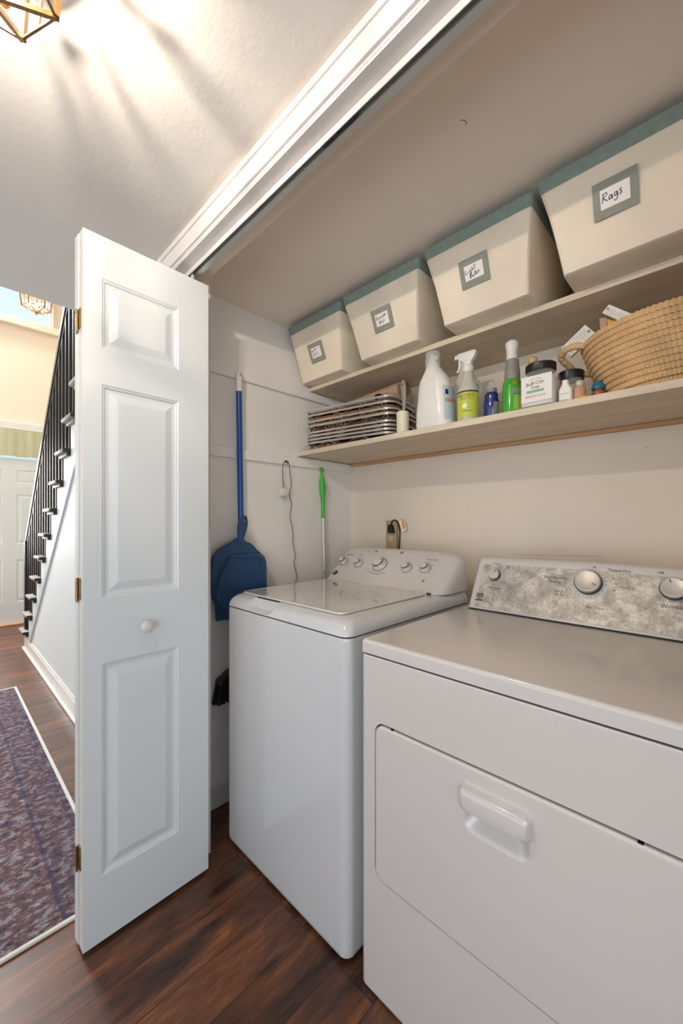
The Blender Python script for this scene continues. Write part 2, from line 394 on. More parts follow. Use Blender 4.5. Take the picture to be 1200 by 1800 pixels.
_fc = {}
def text_bm(bm, txt, o, u, v, size, thick=.0004, align='CENTER'):
    """typeset text as thin geometry on the plane o + u*x + v*y"""
    key = txt
    if key not in _fc:
        cu = bpy.data.curves.new('t', 'FONT'); cu.body = txt; cu.size = 1; cu.align_x = 'CENTER'; cu.align_y = 'CENTER'; cu.resolution_u = 2
        t = bpy.data.objects.new('t', cu); COL.objects.link(t)
        dg = bpy.context.evaluated_depsgraph_get(); dg.update()
        me = bpy.data.meshes.new_from_object(t.evaluated_get(dg))
        _fc[key] = ([tuple(x.co) for x in me.vertices], [tuple(p.vertices) for p in me.polygons])
        bpy.data.objects.remove(t); bpy.data.meshes.remove(me)
    V, Fc = _fc[key]; o, u, v = Vector(o), Vector(u).normalized(), Vector(v).normalized(); n = u.cross(v)
    vs = [bm.verts.new(o+u*p[0]*size+v*p[1]*size+n*thick) for p in V]
    for f in Fc:
        try: bm.faces.new([vs[i] for i in f])
        except Exception: pass
    return bm
def bez(pts, n=8): return curve_pts([(p[0], p[1], 0) for p in pts], n)
def strokes(bm, S, o, u, v, sc, r):
    o, u, v = Vector(o), Vector(u).normalized(), Vector(v).normalized()
    for s in S:
        P = bez(s, 5) if len(s) > 2 else [Vector((p[0], p[1], 0)) for p in s]
        tube(bm, [o+u*p.x*sc+v*p.y*sc for p in P], r, 5)
    return bm

# ================================================================== SETTING
XL = -1.55; YB = 1.66; ZC = 2.15           # closet left wall, back wall, ceiling
YF = .563; ZH = 2.05; XJ = -1.355          # wall front face, header underside, left jamb
b = B(); box(b, -6.2, 1.7, -2.6, 2.0, -.05, 0); struct('floor', b, M['floor'])
b = B(); box(b, -2.10, 1.7, -2.6, YF+.002, ZC, ZC+.1); struct('ceiling', b, M['ceil'])
b = B(); box(b, XL-.05, 1.7, YF+.002, 1.8, ZC, ZC+.1); struct('ceiling_closet', b, M['closetceil'])
b = B(); box(b, XL-.6, 1.7, YB, YB+.1, 0, ZC); struct('wall_back', b, M['wall'])
b = B(); box(b, XL-.1, XL, YF+.1, YB, 0, ZC)
box(b, XL-.1, XL+.0012, .66, YB, 0, 1.48, 0)            # lower board stands a hair proud of the upper one
struct('wall_left', b, M['wall_left'])
b = B(); box(b, .30, .40, YF+.1, YB, 0, ZC); struct('wall_right', b, M['wall'])
# front wall of the closet: left return, header, right return
b = B(); box(b, -2.10, XJ, YF, .70, 0, ZC); box(b, XJ, .2, YF, .668, ZH, ZC); box(b, .2, 1.7, YF, .668, 0, ZC)
struct('wall_front', b, M['wall'])
# door casing across the header and down the sides (stepped profile)
b = B()
for (z0, z1, y0) in ((2.050, 2.056, .556), (2.056, 2.064, .549), (2.064, 2.108, .552), (2.108, 2.122, .547)):
    box(b, -1.42, .27, y0, YF, z0, z1, .0012, 1)
for (d0, d1, y0) in ((0, .006, .556), (.006, .014, .549), (.014, .058, .552), (.058, .072, .547)):
    box(b, XJ-d1, XJ-d0, y0, YF, 0, 2.05, .0012, 1)
    box(b, .2+d0, .2+d1, y0, YF, 0, 2.05, .0012, 1)
struct('trim_door_casing', b, M['trim'])
# jamb lining under the header
b = B(); box(b, XJ, .2, .558, .600, 2.043, 2.0499); box(b, XJ-.001, XJ+.006, .558, .70, 0, 2.0499); box(b, .194, .2, .558, .668, 0, 2.05)
struct('trim_jamb', b, M['trim'])
# battens on the left wall (shelf cleats)
b = B(); box(b, XL, XL+.017, .66, YB, 1.478, 1.523, .002, 1); struct('trim_lower_batten', b, M['wall_left'])
b = B(); box(b, XL, XL+.017, .66, YB, 1.826, 1.866, .002, 1); struct('trim_upper_batten', b, M['wall_left'])
# back wall cleat below the shelf: raw wood edge
b = B(); box(b, XL+.018, .29, YB-.018, YB, 1.513, 1.5285, .002, 1); struct('trim_back_cleat', b, M['rawwood'])
# baseboard of the closet side and of the hall
b = B(); box(b, XL, XL+.012, .70, YB, 0, .09, .003, 1); struct('baseboard_left', b, M['trim'])
# nail marks and scribbles on the surfaces
b = B()
for px, py in ((823, 893), (681, 893), (1135, 787), (645, 945)):
    p = on_y(px, py, YB); lathe(b, [(.0018, 0), (.0012, .001), (0, .0014)], axis=(p, (0, -1, 0)), seg=8)
a1, a2 = on_y(900, 975, YB), on_y(1058, 978, YB)
tube(b, curve_pts([(-.455, .868, ZC-.0004), (-.449, .872, ZC-.0004), (-.447, .880, ZC-.0004), (-.449, .886, ZC-.0004)], 4), .0008, 4)
struct('trim_wall_marks', b, M['ink'])
b = B(); tube(b, [a1+Vector((0, -.0002, 0)), a2+Vector((0, -.0002, 0)), a2+Vector((0, -.0002, -.03))], .0005, 4); struct('trim_scratch_line', b, M['pencil'])

# ---- folding door track
t = thing('door_track', 'white metal folding-door track with a coil spring under the closet header', 'door track', (-.6, .61, 2.04))
b = B()
box(b, XJ+.006, .19, .5925, .5940, 2.026, 2.0425); obj('front_flange', b, M['trim'], t, False)
b = B(); box(b, XJ+.006, .19, .5940, .6240, 2.0465, 2.0490); obj('track_channel', b, M['aludark'], t, False)
b = B(); box(b, XJ+.006, .19, .6080, .6095, 2.030, 2.0465); box(b, XJ+.006, .19, .6095, .6240, 2.030, 2.0315); box(b, XJ+.006, .19, .6225, .6240, 2.0315, 2.0465)
obj('back_flange', b, M['alu'], t, False)
b = B(); N_ = 26
for s0 in (-.645, -.590):
    pts = [(s0+.045*i/(N_*6), .6012+.0052*math.cos(2*PI*i/6*1.0), 2.037+.0052*math.sin(2*PI*i/6*1.0)) for i in range(N_*6)]
    tube(b, pts[::1], .0010, 4)
obj('spring', b, M['knobring'], t)
for px_, y_ in ((-.50, .601), (-.86, .601), (-1.17, .601)):
    b = B(); lathe(b, [(.0028, 0), (.0028, -.001), (0, -.0016)], px_, y_, 2.0455, seg=10); obj('screw', b, M['ink'], t)
b = B(); lathe(b, [(.007, 0), (.007, .012), (.004, .012), (.004, .03), (.0, .03)], -1.285, .603, 2.013, seg=12); obj('pivot_pin', b, M['alu'], t)

# ---- doors with raised panels
def panel_face(bm, wd, hg, cols, rows, y, side):
    """raised-panel face in local x (width) z (height) at depth y; side=-1 faces -y, +1 faces +y"""
    xs = [0]+[c for ab in cols for c in ab]+[wd]; zs = [0]+[c for ab in rows for c in ab]+[hg]
    dep = -side
    for i in range(len(xs)-1):
        for j in range(len(zs)-1):
            x0, x1, z0, z1 = xs[i], xs[i+1], zs[j], zs[j+1]
            if i % 2 and j % 2:
                prof = ((0, 0), (.004, .003), (.007, .0035), (.010, .0075), (.014, .008), (.020, .008), (.040, .0015), (.043, .001))
                prev = None
                for ins, d in prof:
                    r = [bm.verts.new((a, y+dep*d, c)) for a, c in ((x0+ins, z0+ins), (x1-ins, z0+ins), (x1-ins, z1-ins), (x0+ins, z1-ins))]
                    if prev:
                        for k in range(4): bm.faces.new((prev[k], prev[(k+1) % 4], r[(k+1) % 4], r[k]))
                    prev = r
                bm.faces.new(prev)
            else:
                bm.faces.new([bm.verts.new((a, y, c)) for a, c in ((x0, z0), (x1, z0), (x1, z1), (x0, z1))])
def door_leaf(wd, hg, th, cols, rows):
    bm = B(); panel_face(bm, wd, hg, cols, rows, 0, -1); panel_face(bm, wd, hg, cols, rows, th, 1)
    for p in (((0, 0, 0), (0, th, 0), (0, th, hg), (0, 0, hg)), ((wd, 0, 0), (wd, 0, hg), (wd, th, hg), (wd, th, 0)), ((0, 0, 0), (wd, 0, 0), (wd, th, 0), (0, th, 0)), ((0, 0, hg), (0, th, hg), (wd, th, hg), (wd, 0, hg))):
        f = bm.faces.new([bm.verts.new(q) for q in p]); f.material_index = 1
    bmesh.ops.remove_doubles(bm, verts=bm.verts, dist=.0001)
    return bm
rows = ((.184, .786), (.972, 1.580), (1.682, 1.882)); cols = ((.047, .268),)
dr = sempty('door_1', (-1.30, .47, .012))
W_ = .372
def put(bm, origin, ux, uy, flipz=False):
    ux = Vector(ux).normalized(); uy = Vector(uy).normalized(); o = Vector(origin)
    for v_ in bm.verts:
        p = v_.co.copy(); v_.co = o+ux*p.x+uy*p.y+Vector((0, 0, 1))*p.z
    return bm
# near leaf: width runs from (-1.272,.284) towards (-1.280,.655); face looks to +X
b = put(door_leaf(W_, 2.0, .033, cols, rows), (-1.272, .284, .012), (-.008, .371, 0), (-1, -.02, 0))
obj('door_leaf', b, [M['door'], M['dooredge']], dr, False)
b = put(door_leaf(W_, 2.0, .033, ((.104, .325),), rows), (-1.309, .281, .012), (-.010, .371, 0), (-1, -.02, 0))
obj('door_leaf', b, [M['door'], M['dooredge']], dr, False)
kp = on_x(253, 1099, -1.275)
b = B(); lathe(b, [(.008, -.001), (.008, .010), (.010, .014), (.016, .018), (.0185, .024), (.0185, .029), (.014, .034), (.006, .0365), (0, .037)], axis=(kp, (1, 0, 0)), seg=28)
obj('knob', b, M['trim'], dr)
for z0, z1 in ((1.733, 1.797), (.976, 1.044), (.223, .295)):
    b = B(); box(b, -1.3028, -1.2880, .2805, .2835, z0+.008, z1, .0006, 1); box(b, -1.3260, -1.3100, .2770, .2800, z0, z1-.008, .0006, 1)
    hb = obj('hinge', b, M['brass'], dr)
    b = B(); tube(b, [(-1.3065, .2775, z0), (-1.3065, .2775, z1)], .0035, 10); obj('hinge_pin', b, M['brass'], hb)

# ================================================================== ENTRANCE HALL AND STAIRS
XW = -6.05
b = B(); box(b, XW-.1, XW, -1.6, 1.75, 0, 4.9); struct('wall_entrance', b, M['beige'])
b = B(); box(b, XW, -2.10, 1.60, 1.70, 0, 4.9); struct('wall_stair', b, M['beige'])
b = B(); box(b, XW, -4.3, -.85, -.75, 0, 4.9); struct('wall_hall', b, M['hallwall'])
b = B(); box(b, XW, -1.5, -.85, 1.7, 4.9, 5.0); struct('ceiling_entrance', b, M['ceil'])
b = B(); box(b, -2.10, -2.0, -.75, .60, ZC+.1, 4.9); struct('wall_header', b, M['beige'])
# front door
d2 = sempty('door_2', (XW, .61, 0))
b = put(door_leaf(.80, 1.93, .035, ((.10, .305), (.43, .636)), ((.245, .742), (.926, 1.508), (1.64, 1.80))), (XW+.045, .24-.0, .018), (0, 1, 0), (-1, 0, 0))
obj('door_leaf', b, [M['door'], M['door']], d2, False)
b = B(); box(b, XW, XW+.06, .16, .235, 0, 1.96); box(b, XW, XW+.06, 1.045, 1.12, 0, 1.96); box(b, XW, XW+.06, .16, 1.12, 2.29, 2.375, .004, 1); obj('door_frame', b, M['trim'], d2, False)
b = B(); box(b, XW, XW+.09, .235, 1.045, 0, .016, .003, 1); obj('threshold', b, M['rawwood'], d2, False)
b = B(); box(b, XW+.005, XW+.012, .20, 1.08, 1.955, 2.285); g = obj('transom_glass', b, M['winlight'], d2, False)
# valance over the transom
t = thing('window_valance', 'olive green cloth valance hanging above the far front door', 'valance', (XW+.1, .6, 2.28))
b = B(); n = 60; z1, z0 = 2.285, 1.965; ya, yb_ = .10, 1.16
top = []; bot = []
for i in range(n+1):
    y = ya+(yb_-ya)*i/n; wv = .005*math.sin(i*.5)+.003*math.sin(i*1.3)
    top.append((XW+.11+wv*.5, y, z1)); bot.append((XW+.11+wv*1.3, y, z0+.004*math.sin(i*.5)))
V1 = [b.verts.new(p) for p in top]; V2 = [b.verts.new(p) for p in bot]
V3 = [b.verts.new((p[0]-.003, p[1], p[2])) for p in top]; V4 = [b.verts.new((p[0]-.003, p[1], p[2])) for p in bot]
for i in range(n): b.faces.new((V1[i], V1[i+1], V2[i+1], V2[i])); b.faces.new((V3[i+1], V3[i], V4[i], V4[i+1])); b.faces.new((V2[i], V2[i+1], V4[i+1], V4[i]))
obj('cloth', b, M['olive'], t)
b = B(); tube(b, [(XW+.10, ya-.03, z1+.006), (XW+.10, yb_+.03, z1+.006)], .008, 8); tube(b, [(XW, ya-.02, z1+.006), (XW+.10, ya-.02, z1+.006)], .005, 6); obj('rod', b, M['trim'], t)
# high window with blinds
win = sempty('window_1', (XW, .3, 3.9))
b = B(); box(b, XW+.004, XW+.01, -.60, 1.00, 3.61, 4.45); obj('window_glass', b, M['winlight'], win, False)
b = B(); box(b, XW, XW+.05, .985, 1.03, 3.56, 4.5); box(b, XW, XW+.05, -.65, -.60, 3.56, 4.5); box(b, XW, XW+.05, -.65, 1.03, 4.45, 4.5); box(b, XW, XW+.05, .30, .33, 3.61, 4.45)
obj('window_frame', b, M['trim'], win, False)
b = B(); box(b, XW, XW+.08, -.70, 1.09, 3.52, 3.60, .004, 1); obj('window_sill', b, M['beige'], win, False)
b = B()
for k in range(26):
    z = 3.63+k*.032; bar(b, (XW+.03, -.58, z), (XW+.03, .975, z), .024, .0025, (.5, 0, 1))
obj('window_blind', b, M['blind'], win, False)

# stairs
st = thing('staircase', 'staircase with white side, grey treads and black railing beyond the folding door', 'staircase', (-4.6, .9, 0))
RUN, RISE = .203, .185; YS = .605
nst = 15
XS0 = -4.828; ZT0 = .157
poly = [(XS0, 0)]
for k in range(nst): poly += [(XS0+RUN*k, ZT0+RISE*k), (XS0+RUN*(k+1), ZT0+RISE*k)]
poly += [(XS0+RUN*nst, 0)]
b = B(); prism(b, poly, (0, YS, 0), (1, 0, 0), (0, 0, 1), (0, .02, 0)); obj('stair_side', b, M['hallwall'], st, False)
b = B(); bar(b, (-4.650, YS-.006, .022), (-1.80, YS-.006, .022+.868*2.85), .012, .050, (0, 0, 1)); obj('skirt_trim', b, M['trimb'], st, False)
for k in range(nst):
    zt = ZT0+RISE*k; x = XS0+RUN*k
    b = B(); box(b, x, x+.018, YS+.02, 1.59, zt-RISE if k else 0, zt); obj('riser', b, M['trim'], st, False)
    b = B(); box(b, x-.045, x+RUN, YS-.046, 1.59, zt+.008, zt+.034, .009, 2); box(b, x-.025, x+RUN-.010, YS-.022, YS+.001, zt-.012, zt+.008, .006, 2); tr = obj('tread', b, M['tread'], st)
    b = B(); box(b, x+RUN-.004, x+RUN+.004, YS-.044, YS+.0, zt+.009, zt+.033, .003, 1); box(b, x+RUN-.010, x+RUN-.002, YS-.022, YS, zt-.014, zt+.010); obj('nosing_end_shade', b, M['rail'], tr)  # black caps paint the shadow on the end faces of the nosing
r0 = Vector((-4.80, .620, 1.00)); r1 = Vector((-3.148, .620, 2.632)); sl = (r1.z-r0.z)/(r1.x-r0.x)
rend = -2.0
b = B(); bar(b, r0, (rend, .620, r0.z+sl*(rend-r0.x)), .045, .040, (0, 0, 1)); obj('handrail', b, M['railtop'], st, False)
b = B(); bar(b, r0+Vector((0, 0, -.045)), (rend, .620, r0.z+sl*(rend-r0.x)-.045), .028, .04, (0, 0, 1)); obj('rail_fillet', b, M['rail'], st, False)
b = B(); box(b, -4.79, -4.72, .59, .66, .19, 1.03, .004, 1); obj('newel_post', b, M['rail'], st)
for k in range(nst):
    for s_ in (.05, .15):
        x = XS0+RUN*k+s_; zt = ZT0+RISE*k+.033
        if x < -4.70: continue
        b = B(); box(b, x-.010, x+.010, .605, .627, zt, r0.z+sl*(x-r0.x)-.03); obj('baluster', b, M['rail'], st, False)
b = B(); 
for z0_, z1_, th in ((0, .105, .014), (.105, .122, .009)): box(b, -4.78, -2.10, YS-th, YS, z0_, z1_, .002, 1)
box(b, -4.80, -2.10, YS-.030, YS-.012, 0, .022, .006, 2)
struct('baseboard_hall', b, M['trim'])

# rug
b = B(); rbox(b, -1.145+.014, 1.145-.014, -.385+.014, .385-.014, 0, .0075, .004, .001); 
rg = thing('hall_rug', 'faded blue and rose patterned runner rug with white binding on hall floor', 'rug', (-2.555, .028, .001))
o = obj('rug_pile', b, M['rug'], None); o.parent = rg
b = B(); tube(b, [(-1.135, -.375, .006), (1.135, -.375, .006), (1.135, .375, .006), (-1.135, .375, .006)], [.0055]*4, 6, closed=True)
b.free(); b = B()
for x0, x1, y0, y1 in ((-1.145, 1.145, -.385, -.371), (-1.145, 1.145, .371, .385), (-1.145, -1.131, -.371, .371), (1.131, 1.145, -.371, .371)): box(b, x0, x1, y0, y1, 0, .009, .002, 1)
o = obj('binding', b, M['rugedge'], None); o.parent = rg

# ================================================================== LANTERNS
def lantern(name, label, c, R, ztop, lit, arms=3, bulbw=0):
    cx, cy, cz = c                       # cz = bottom ring height
    t = thing(name, label, 'ceiling light', (cx, cy, ztop))
    sc = R/.079
    zb, zt = cz, cz+.088*sc
    hexb = [(cx+R*math.cos(a), cy+R*math.sin(a), zb) for a in [math.radians(84+60*k) for k in range(6)]]
    Rt = R*1.12
    hext = [(cx+Rt*math.cos(a), cy+Rt*math.sin(a), zt) for a in [math.radians(84+60*k) for k in range(6)]]
    b = B()
    for k in range(6):
        bar(b, hexb[k], hexb[(k+1) % 6], .0035*sc, .0035*sc); bar(b, hext[k], hext[(k+1) % 6], .005*sc, .006*sc)
        bar(b, hexb[k], hext[k], .009*sc, .009*sc)
        bar(b, hexb[k], (cx, cy, zb-.030*sc), .0065*sc, .0065*sc)
    obj('cage', b, M['brass'], t, False)
    b = B()
    for k in range(6):
        k2 = (k+1) % 6; p = [Vector(hexb[k]), Vector(hexb[k2]), Vector(hext[k2]), Vector(hext[k])]; cc = sum(p, Vector())/4; p = [cc+(q-cc)*.95 for q in p]
        m1 = (p[0]+p[1])/2; m2 = (p[3]+p[2])/2
        b = B(); bar(b, m1, m2, .004*sc, .003*sc); obj('streak_bar', b, M['brass'], t, False)  # added bars in place of bevelled glass, to throw streaks on the ceiling
    b = B(); lathe(b, [(.060*sc, 0), (.060*sc, .002*sc), (.02*sc, .006*sc), (0, .006*sc)], cx, cy, zt, seg=30)
    for k in range(6): bar(b, (cx, cy, zt), hext[k], .007*sc, .004*sc)
    obj('glow_block_plate', b, M['brass'], t, False)  # added unseen plate, holds the bulbs' upward light off the ceiling
    b = B(); tube(b, [(cx, cy, zb-.030*sc), (cx, cy, ztop-.004)], .004*sc, 8)
    lathe(b, [(0, -.045*sc), (.006*sc, -.040*sc), (.004*sc, -.034*sc), (.008*sc, -.030*sc), (.008*sc, -.022*sc), (0, -.020*sc)], cx, cy, zb, seg=14)
    obj('stem', b, M['brass'], t)
    b = B(); lathe(b, [(.05*sc, 0), (.05*sc, -.006*sc), (.02*sc, -.012*sc), (.006*sc, -.016*sc), (0, -.016*sc)], cx, cy, ztop-.0005, seg=30); obj('canopy', b, M['brass'], t)
    for k in range(arms):
        a = math.radians(20+120*k); ra = .034*sc; zz = zb-.004*sc
        ex, ey = cx+ra*math.cos(a), cy+ra*math.sin(a)
        b = B(); tube(b, curve_pts([(cx, cy, zb-.012*sc), (cx+ra*.5*math.cos(a), cy+ra*.5*math.sin(a), zb-.016*sc), (cx+ra*.95*math.cos(a), cy+ra*.95*math.sin(a), zb-.004*sc), (ex, ey, zz)], 4), .0022*sc, 6)
        lathe(b, [(.004*sc, 0), (.0065*sc, .004*sc), (.0055*sc, .012*sc), (0, .012*sc)], ex, ey, zz, seg=12)
        ar = obj('arm', b, M['brass'], t)
        b = B(); lathe(b, [(0, .011*sc), (.004*sc, .012*sc), (.0085*sc, .019*sc), (.0075*sc, .027*sc), (.002*sc, .035*sc), (0, .036*sc)], ex, ey, zz, seg=14); bo = obj('bulb', b, M['bulb'], ar)
        if bulbw:
            ld = bpy.data.lights.new('bulb_light', 'POINT'); ld.energy = bulbw; ld.color = BULB_RGB; ld.shadow_soft_size = .006
            lo = bpy.data.objects.new('bulb_light', ld); COL.objects.link(lo); lo.location = (cx+(ra+.0)*math.cos(a)*1.0, cy+ra*math.sin(a)*1.0, zz+.043*sc)
    return t
lantern('ceiling_lantern', 'brass hexagonal glass lantern on the hall ceiling, upper left corner', (-.748, .051, 1.975), .079, ZC, True, bulbw=BULB_W)
lantern('pendant_lantern', 'small brass lantern hanging far off before the high entrance window', (-4.2, .60, 3.01), .098, 4.9, True, bulbw=4)

# ================================================================== SHELVES
b = B(); box(b, XL+.0005, .299, 1.268, YB, 1.529, 1.551, .0012, 1); tag(obj('shelf_board', b, M['shelf']), 'lower painted wooden shelf, holding the cleaning bottles and woven basket', 'shelf')
b = B(); box(b, XL+.0005, .299, 1.343, YB, 1.869, 1.889, .0012, 1); tag(obj('shelf_board', b, M['shelf']), 'upper painted wooden shelf, holding the four canvas storage bins', 'shelf')

# ================================================================== CANVAS BINS
WORDS = {
 'rags': [[(0, 0), (.15, 1), (.05, 1.0)], [(.1, 1.0), (.5, 1.1), (.55, .8), (.18, .55), (.62, .05)],
          [(1.12, .55), (.85, .5), (.78, .15), (.98, .12), (1.15, .5), (1.15, .1), (1.25, .15)],
          [(1.72, .6), (1.45, .55), (1.42, .25), (1.6, .2), (1.75, .55), (1.72, -.1), (1.5, -.35), (1.35, -.2)],
          [(2.25, .72), (2.0, .62), (2.15, .4), (2.2, .15), (1.9, .15)]],
 'light': [[(0, 1), (-.02, .3)], [(-.02, .3), (.3, .33)], [(.5, .7), (.5, .35)], [(1.0, .75), (.8, .75), (.78, .45), (.98, .45), (1.0, .75)], [(1.0, .75), (.98, .15), (.75, .1)],
           [(1.2, 1.1), (1.2, .5)], [(1.2, .75), (1.4, .8), (1.42, .5)], [(1.7, 1.2), (1.7, .5)], [(1.5, 1.15), (1.95, 1.2)],
           [(.55, -.15), (.9, -.1)], [(.75, .2), (.72, -.55)], [(.75, .2), (1.05, .15), (.8, -.15), (1.1, -.3), (.72, -.55)], [(1.2, -.1), (1.22, -.4), (1.45, -.35), (1.45, -.05)],
           [(1.65, .3), (1.65, -.35)], [(1.82, .2), (1.82, -.3), (2.05, -.25), (2.0, 0), (1.84, -.05)], [(2.4, .1), (2.2, .05), (2.4, -.15), (2.2, -.25)]],
 'vac': [[(0, .9), (.12, .3), (.3, .95)], [(.7, .65), (.45, .6), (.42, .35), (.68, .4), (.7, .3)], [(1.0, .65), (.8, .5), (1.0, .35)], [(1.1, .65), (1.15, .35), (1.35, .4), (1.35, .7)],
         [(1.5, .7), (1.5, .4), (1.8, .45), (1.8, .75)], [(1.9, .4), (1.95, .8), (2.1, .5), (2.2, .85), (2.3, .45)],
         [(.6, 0), (.6, -.55), (.85, -.4), (.62, -.2), (.82, -.1), (.6, 0)], [(1.15, -.1), (.95, -.15), (1.0, -.4), (1.18, -.3)], [(1.5, -.1), (1.3, -.15), (1.35, -.35), (1.5, -.3), (1.45, -.6)], [(1.85, 0), (1.7, -.1), (1.85, -.25), (1.68, -.35)]],
 'scr': [[(0, .9), (0, .4), (.25, .6), (0, .9)], [(.35, .75), (.4, .45), (.6, .5), (.6, .8)], [(.95, .85), (.75, .8), (.92, .6), (.72, .55)], [(1.1, .9), (1.15, .55), (1.3, .85), (1.45, .6)],
         [(0, .05), (.3, .15), (.5, -.02), (.8, .15), (1.0, 0), (1.3, .12), (1.6, .05)], [(0, -.3), (.35, -.15), (.6, -.3), (.9, -.2), (1.2, -.3), (1.7, -.2)]]}
def storage_bin(label, bx0, bx1, by, tx0, tx1, ty, lx, lz, word, wob):
    z0, z1 = 1.8895, 2.126
    t = thing('storage_bin', label, 'storage bin', ((bx0+bx1)/2, 1.42, z0), 'canvas bins on the upper shelf')
    H = z1-z0; ybb, ytb = 1.55, 1.64
    def ring(f, ins=0, off=0):
        z = z0+H*f
        x0 = bx0+(tx0-bx0)*f+ins; x1 = bx1+(tx1-bx1)*f-ins; y0 = by+(ty-by)*f+ins; y1 = ybb+(ytb-ybb)*f-ins
        pts = rrect(x0, x1, y0, y1, .012, 3); out = []
        # extra points along the sides so the cloth can sag a little
        for i, p in enumerate(pts):
            q = pts[(i+1) % len(pts)]; out.append(p)
            if (Vector(p)-Vector(q)).length > .05:
                for k in range(1, 8): out.append((p[0]+(q[0]-p[0])*k/8, p[1]+(q[1]-p[1])*k/8))
        bl = .004*math.sin(PI*f)
        cx, cy = (x0+x1)/2, (y0+y1)/2; res = []
        for x, y in out:
            n = math.sin(x*31+wob)*math.cos(z*37+wob*2)*.0018*math.sin(PI*min(1, f*1.02))
            k = 1-bl/.15
            res.append((cx+(x-cx)*k, cy+(y-cy)*(1-bl*.4/.2)+n, z))
        return res
    b = B(); fr = [.0, .012, .03]+[.03+.86*i/9 for i in range(1, 9)]+[.872]
    rings = [[(x, y, z0+.0005) for x, y, z in ring(0, .006)]]+[ring(f) for f in fr[1:]]
    loft(b, rings, True, False); obj('canvas_body', b, M['linen'], t)
    b = B(); loft(b, [ring(.868, -.0012), ring(.90, -.0022), ring(.95, -.0022), ring(.99, -.0018), ring(1, .001), ring(.99, .008), ring(.90, .012)], False, True)
    obj('rim_band', b, M['teal'], t)
    # piped seams along the front corners and the bottom front edge
    b = B()
    for s, xa, xb in ((1, bx1, tx1), (-1, bx0, tx0)):
        tube(b, [(xa-s*.004, by+.003, z0+.006), (xa+(xb-xa)*.5-s*.004-s*.0055, by+(ty-by)*.5+.003, z0+H*.5), (xa+(xb-xa)*.87-s*.004, by+(ty-by)*.87+.003, z0+H*.87)], .0016, 6)
    tube(b, [(bx0+.006, by+.004, z0+.004), (bx1-.006, by+.004, z0+.004)], .002, 6)
    obj('seam_piping', b, M['linen'], t)
    # label frame on the sloping front
    f = (lz-z0)/H; yy = by+(ty-by)*f
    u = Vector((1, 0, 0)); v = Vector((0, (ty-by), H)).normalized(); n = u.cross(v); n = -n if n.y > 0 else n
    c = Vector((lx, yy-.0035, lz))
    def quad(bm, w_, h_, off, th):
        p = [c+n*off+u*sx*w_/2+v*sy*h_/2 for sx, sy in ((-1, -1), (1, -1), (1, 1), (-1, 1))]
        loft(bm, [p, [q+n*th for q in p]]); return bm
    lf = obj('label_frame', quad(B(), .094, .083, -.0006, .0016), M['greyt'], t, False)
    lc = obj('label_card', quad(B(), .062, .044, .0004, .0010), M['card'], t, False)
    sc_ = {'rags': .0185, 'light': .0185, 'vac': .0205, 'scr': .024}[word]
    b = strokes(B(), WORDS[word], c+n*.0016-u*.027+v*{'rags': -.008, 'light': -.008, 'vac': -.005, 'scr': -.006}[word], u+v*.06, v, sc_, {'rags': .0010, 'light': .0009}.get(word, .0008))
    obj('handwriting', b, M['purple'], t)
    return t
storage_bin('cream canvas bin nearest the left wall, with grey label frame and faint scribbled card', -1.531, -1.256, 1.285, -1.513, -1.163, 1.180, -1.372, 1.990, 'scr', 0)
storage_bin('cream canvas bin with a stained bottom edge, card lettered Vacuum Bags, second from left wall', -1.132, -.845, 1.276, -1.146, -.772, 1.174, -.975, 1.998, 'vac', 2)
storage_bin('cream canvas bin with card handwritten Light Bulbs on upper shelf', -.722, -.436, 1.255, -.749, -.393, 1.164, -.586, 2.006, 'light', 4)
storage_bin('largest looking cream canvas bin, with card handwritten Rags, above the woven basket', -.334, -.045, 1.231, -.378, .0, 1.147, -.204, 2.016, 'rags', 6)

# ================================================================== WASHER
def knob(parent, c, u, v, n, R, h, style='washer', ang=50):
    """dial on a panel plane: skirt ring, grip, chrome edge"""
    b = B(); lathe(b, [(R*1.0, -.002), (R*1.0, .003), (R*.93, .005), (R*.80, .0055), (0, .0055)], axis=(c, n), seg=36)
    k = obj('knob', b, M['whitep'], parent)
    b = B(); lathe(b, [(R*.76, .005), (R*.72, h*.9), (R*.66, h), (0, h+.0005)], axis=(c, n), seg=36); g = obj('knob_grip', b, M['whitep'], k)
    b = B(); lathe(b, [(R*1.0, .0025), (R*1.03, .0035), (R*1.0, .0045)], axis=(c, n), seg=36); lathe(b, [(R*.74, h*.80), (R*.765, h*.86), (R*.70, h*.97)], axis=(c, n), seg=36); r = obj('knob_ring', b, M['knobring'], k)
    for q in (g, r): q.parent = k
    a = math.radians(ang); d = u*math.sin(a)+v*math.cos(a)
    b = B(); bar(b, c+n*(h+.0006)+d*R*.30, c+n*(h+.0006)+d*R*.62, .0016, .0008, n); q = obj('pointer', b, M['ink'], k)
    return k

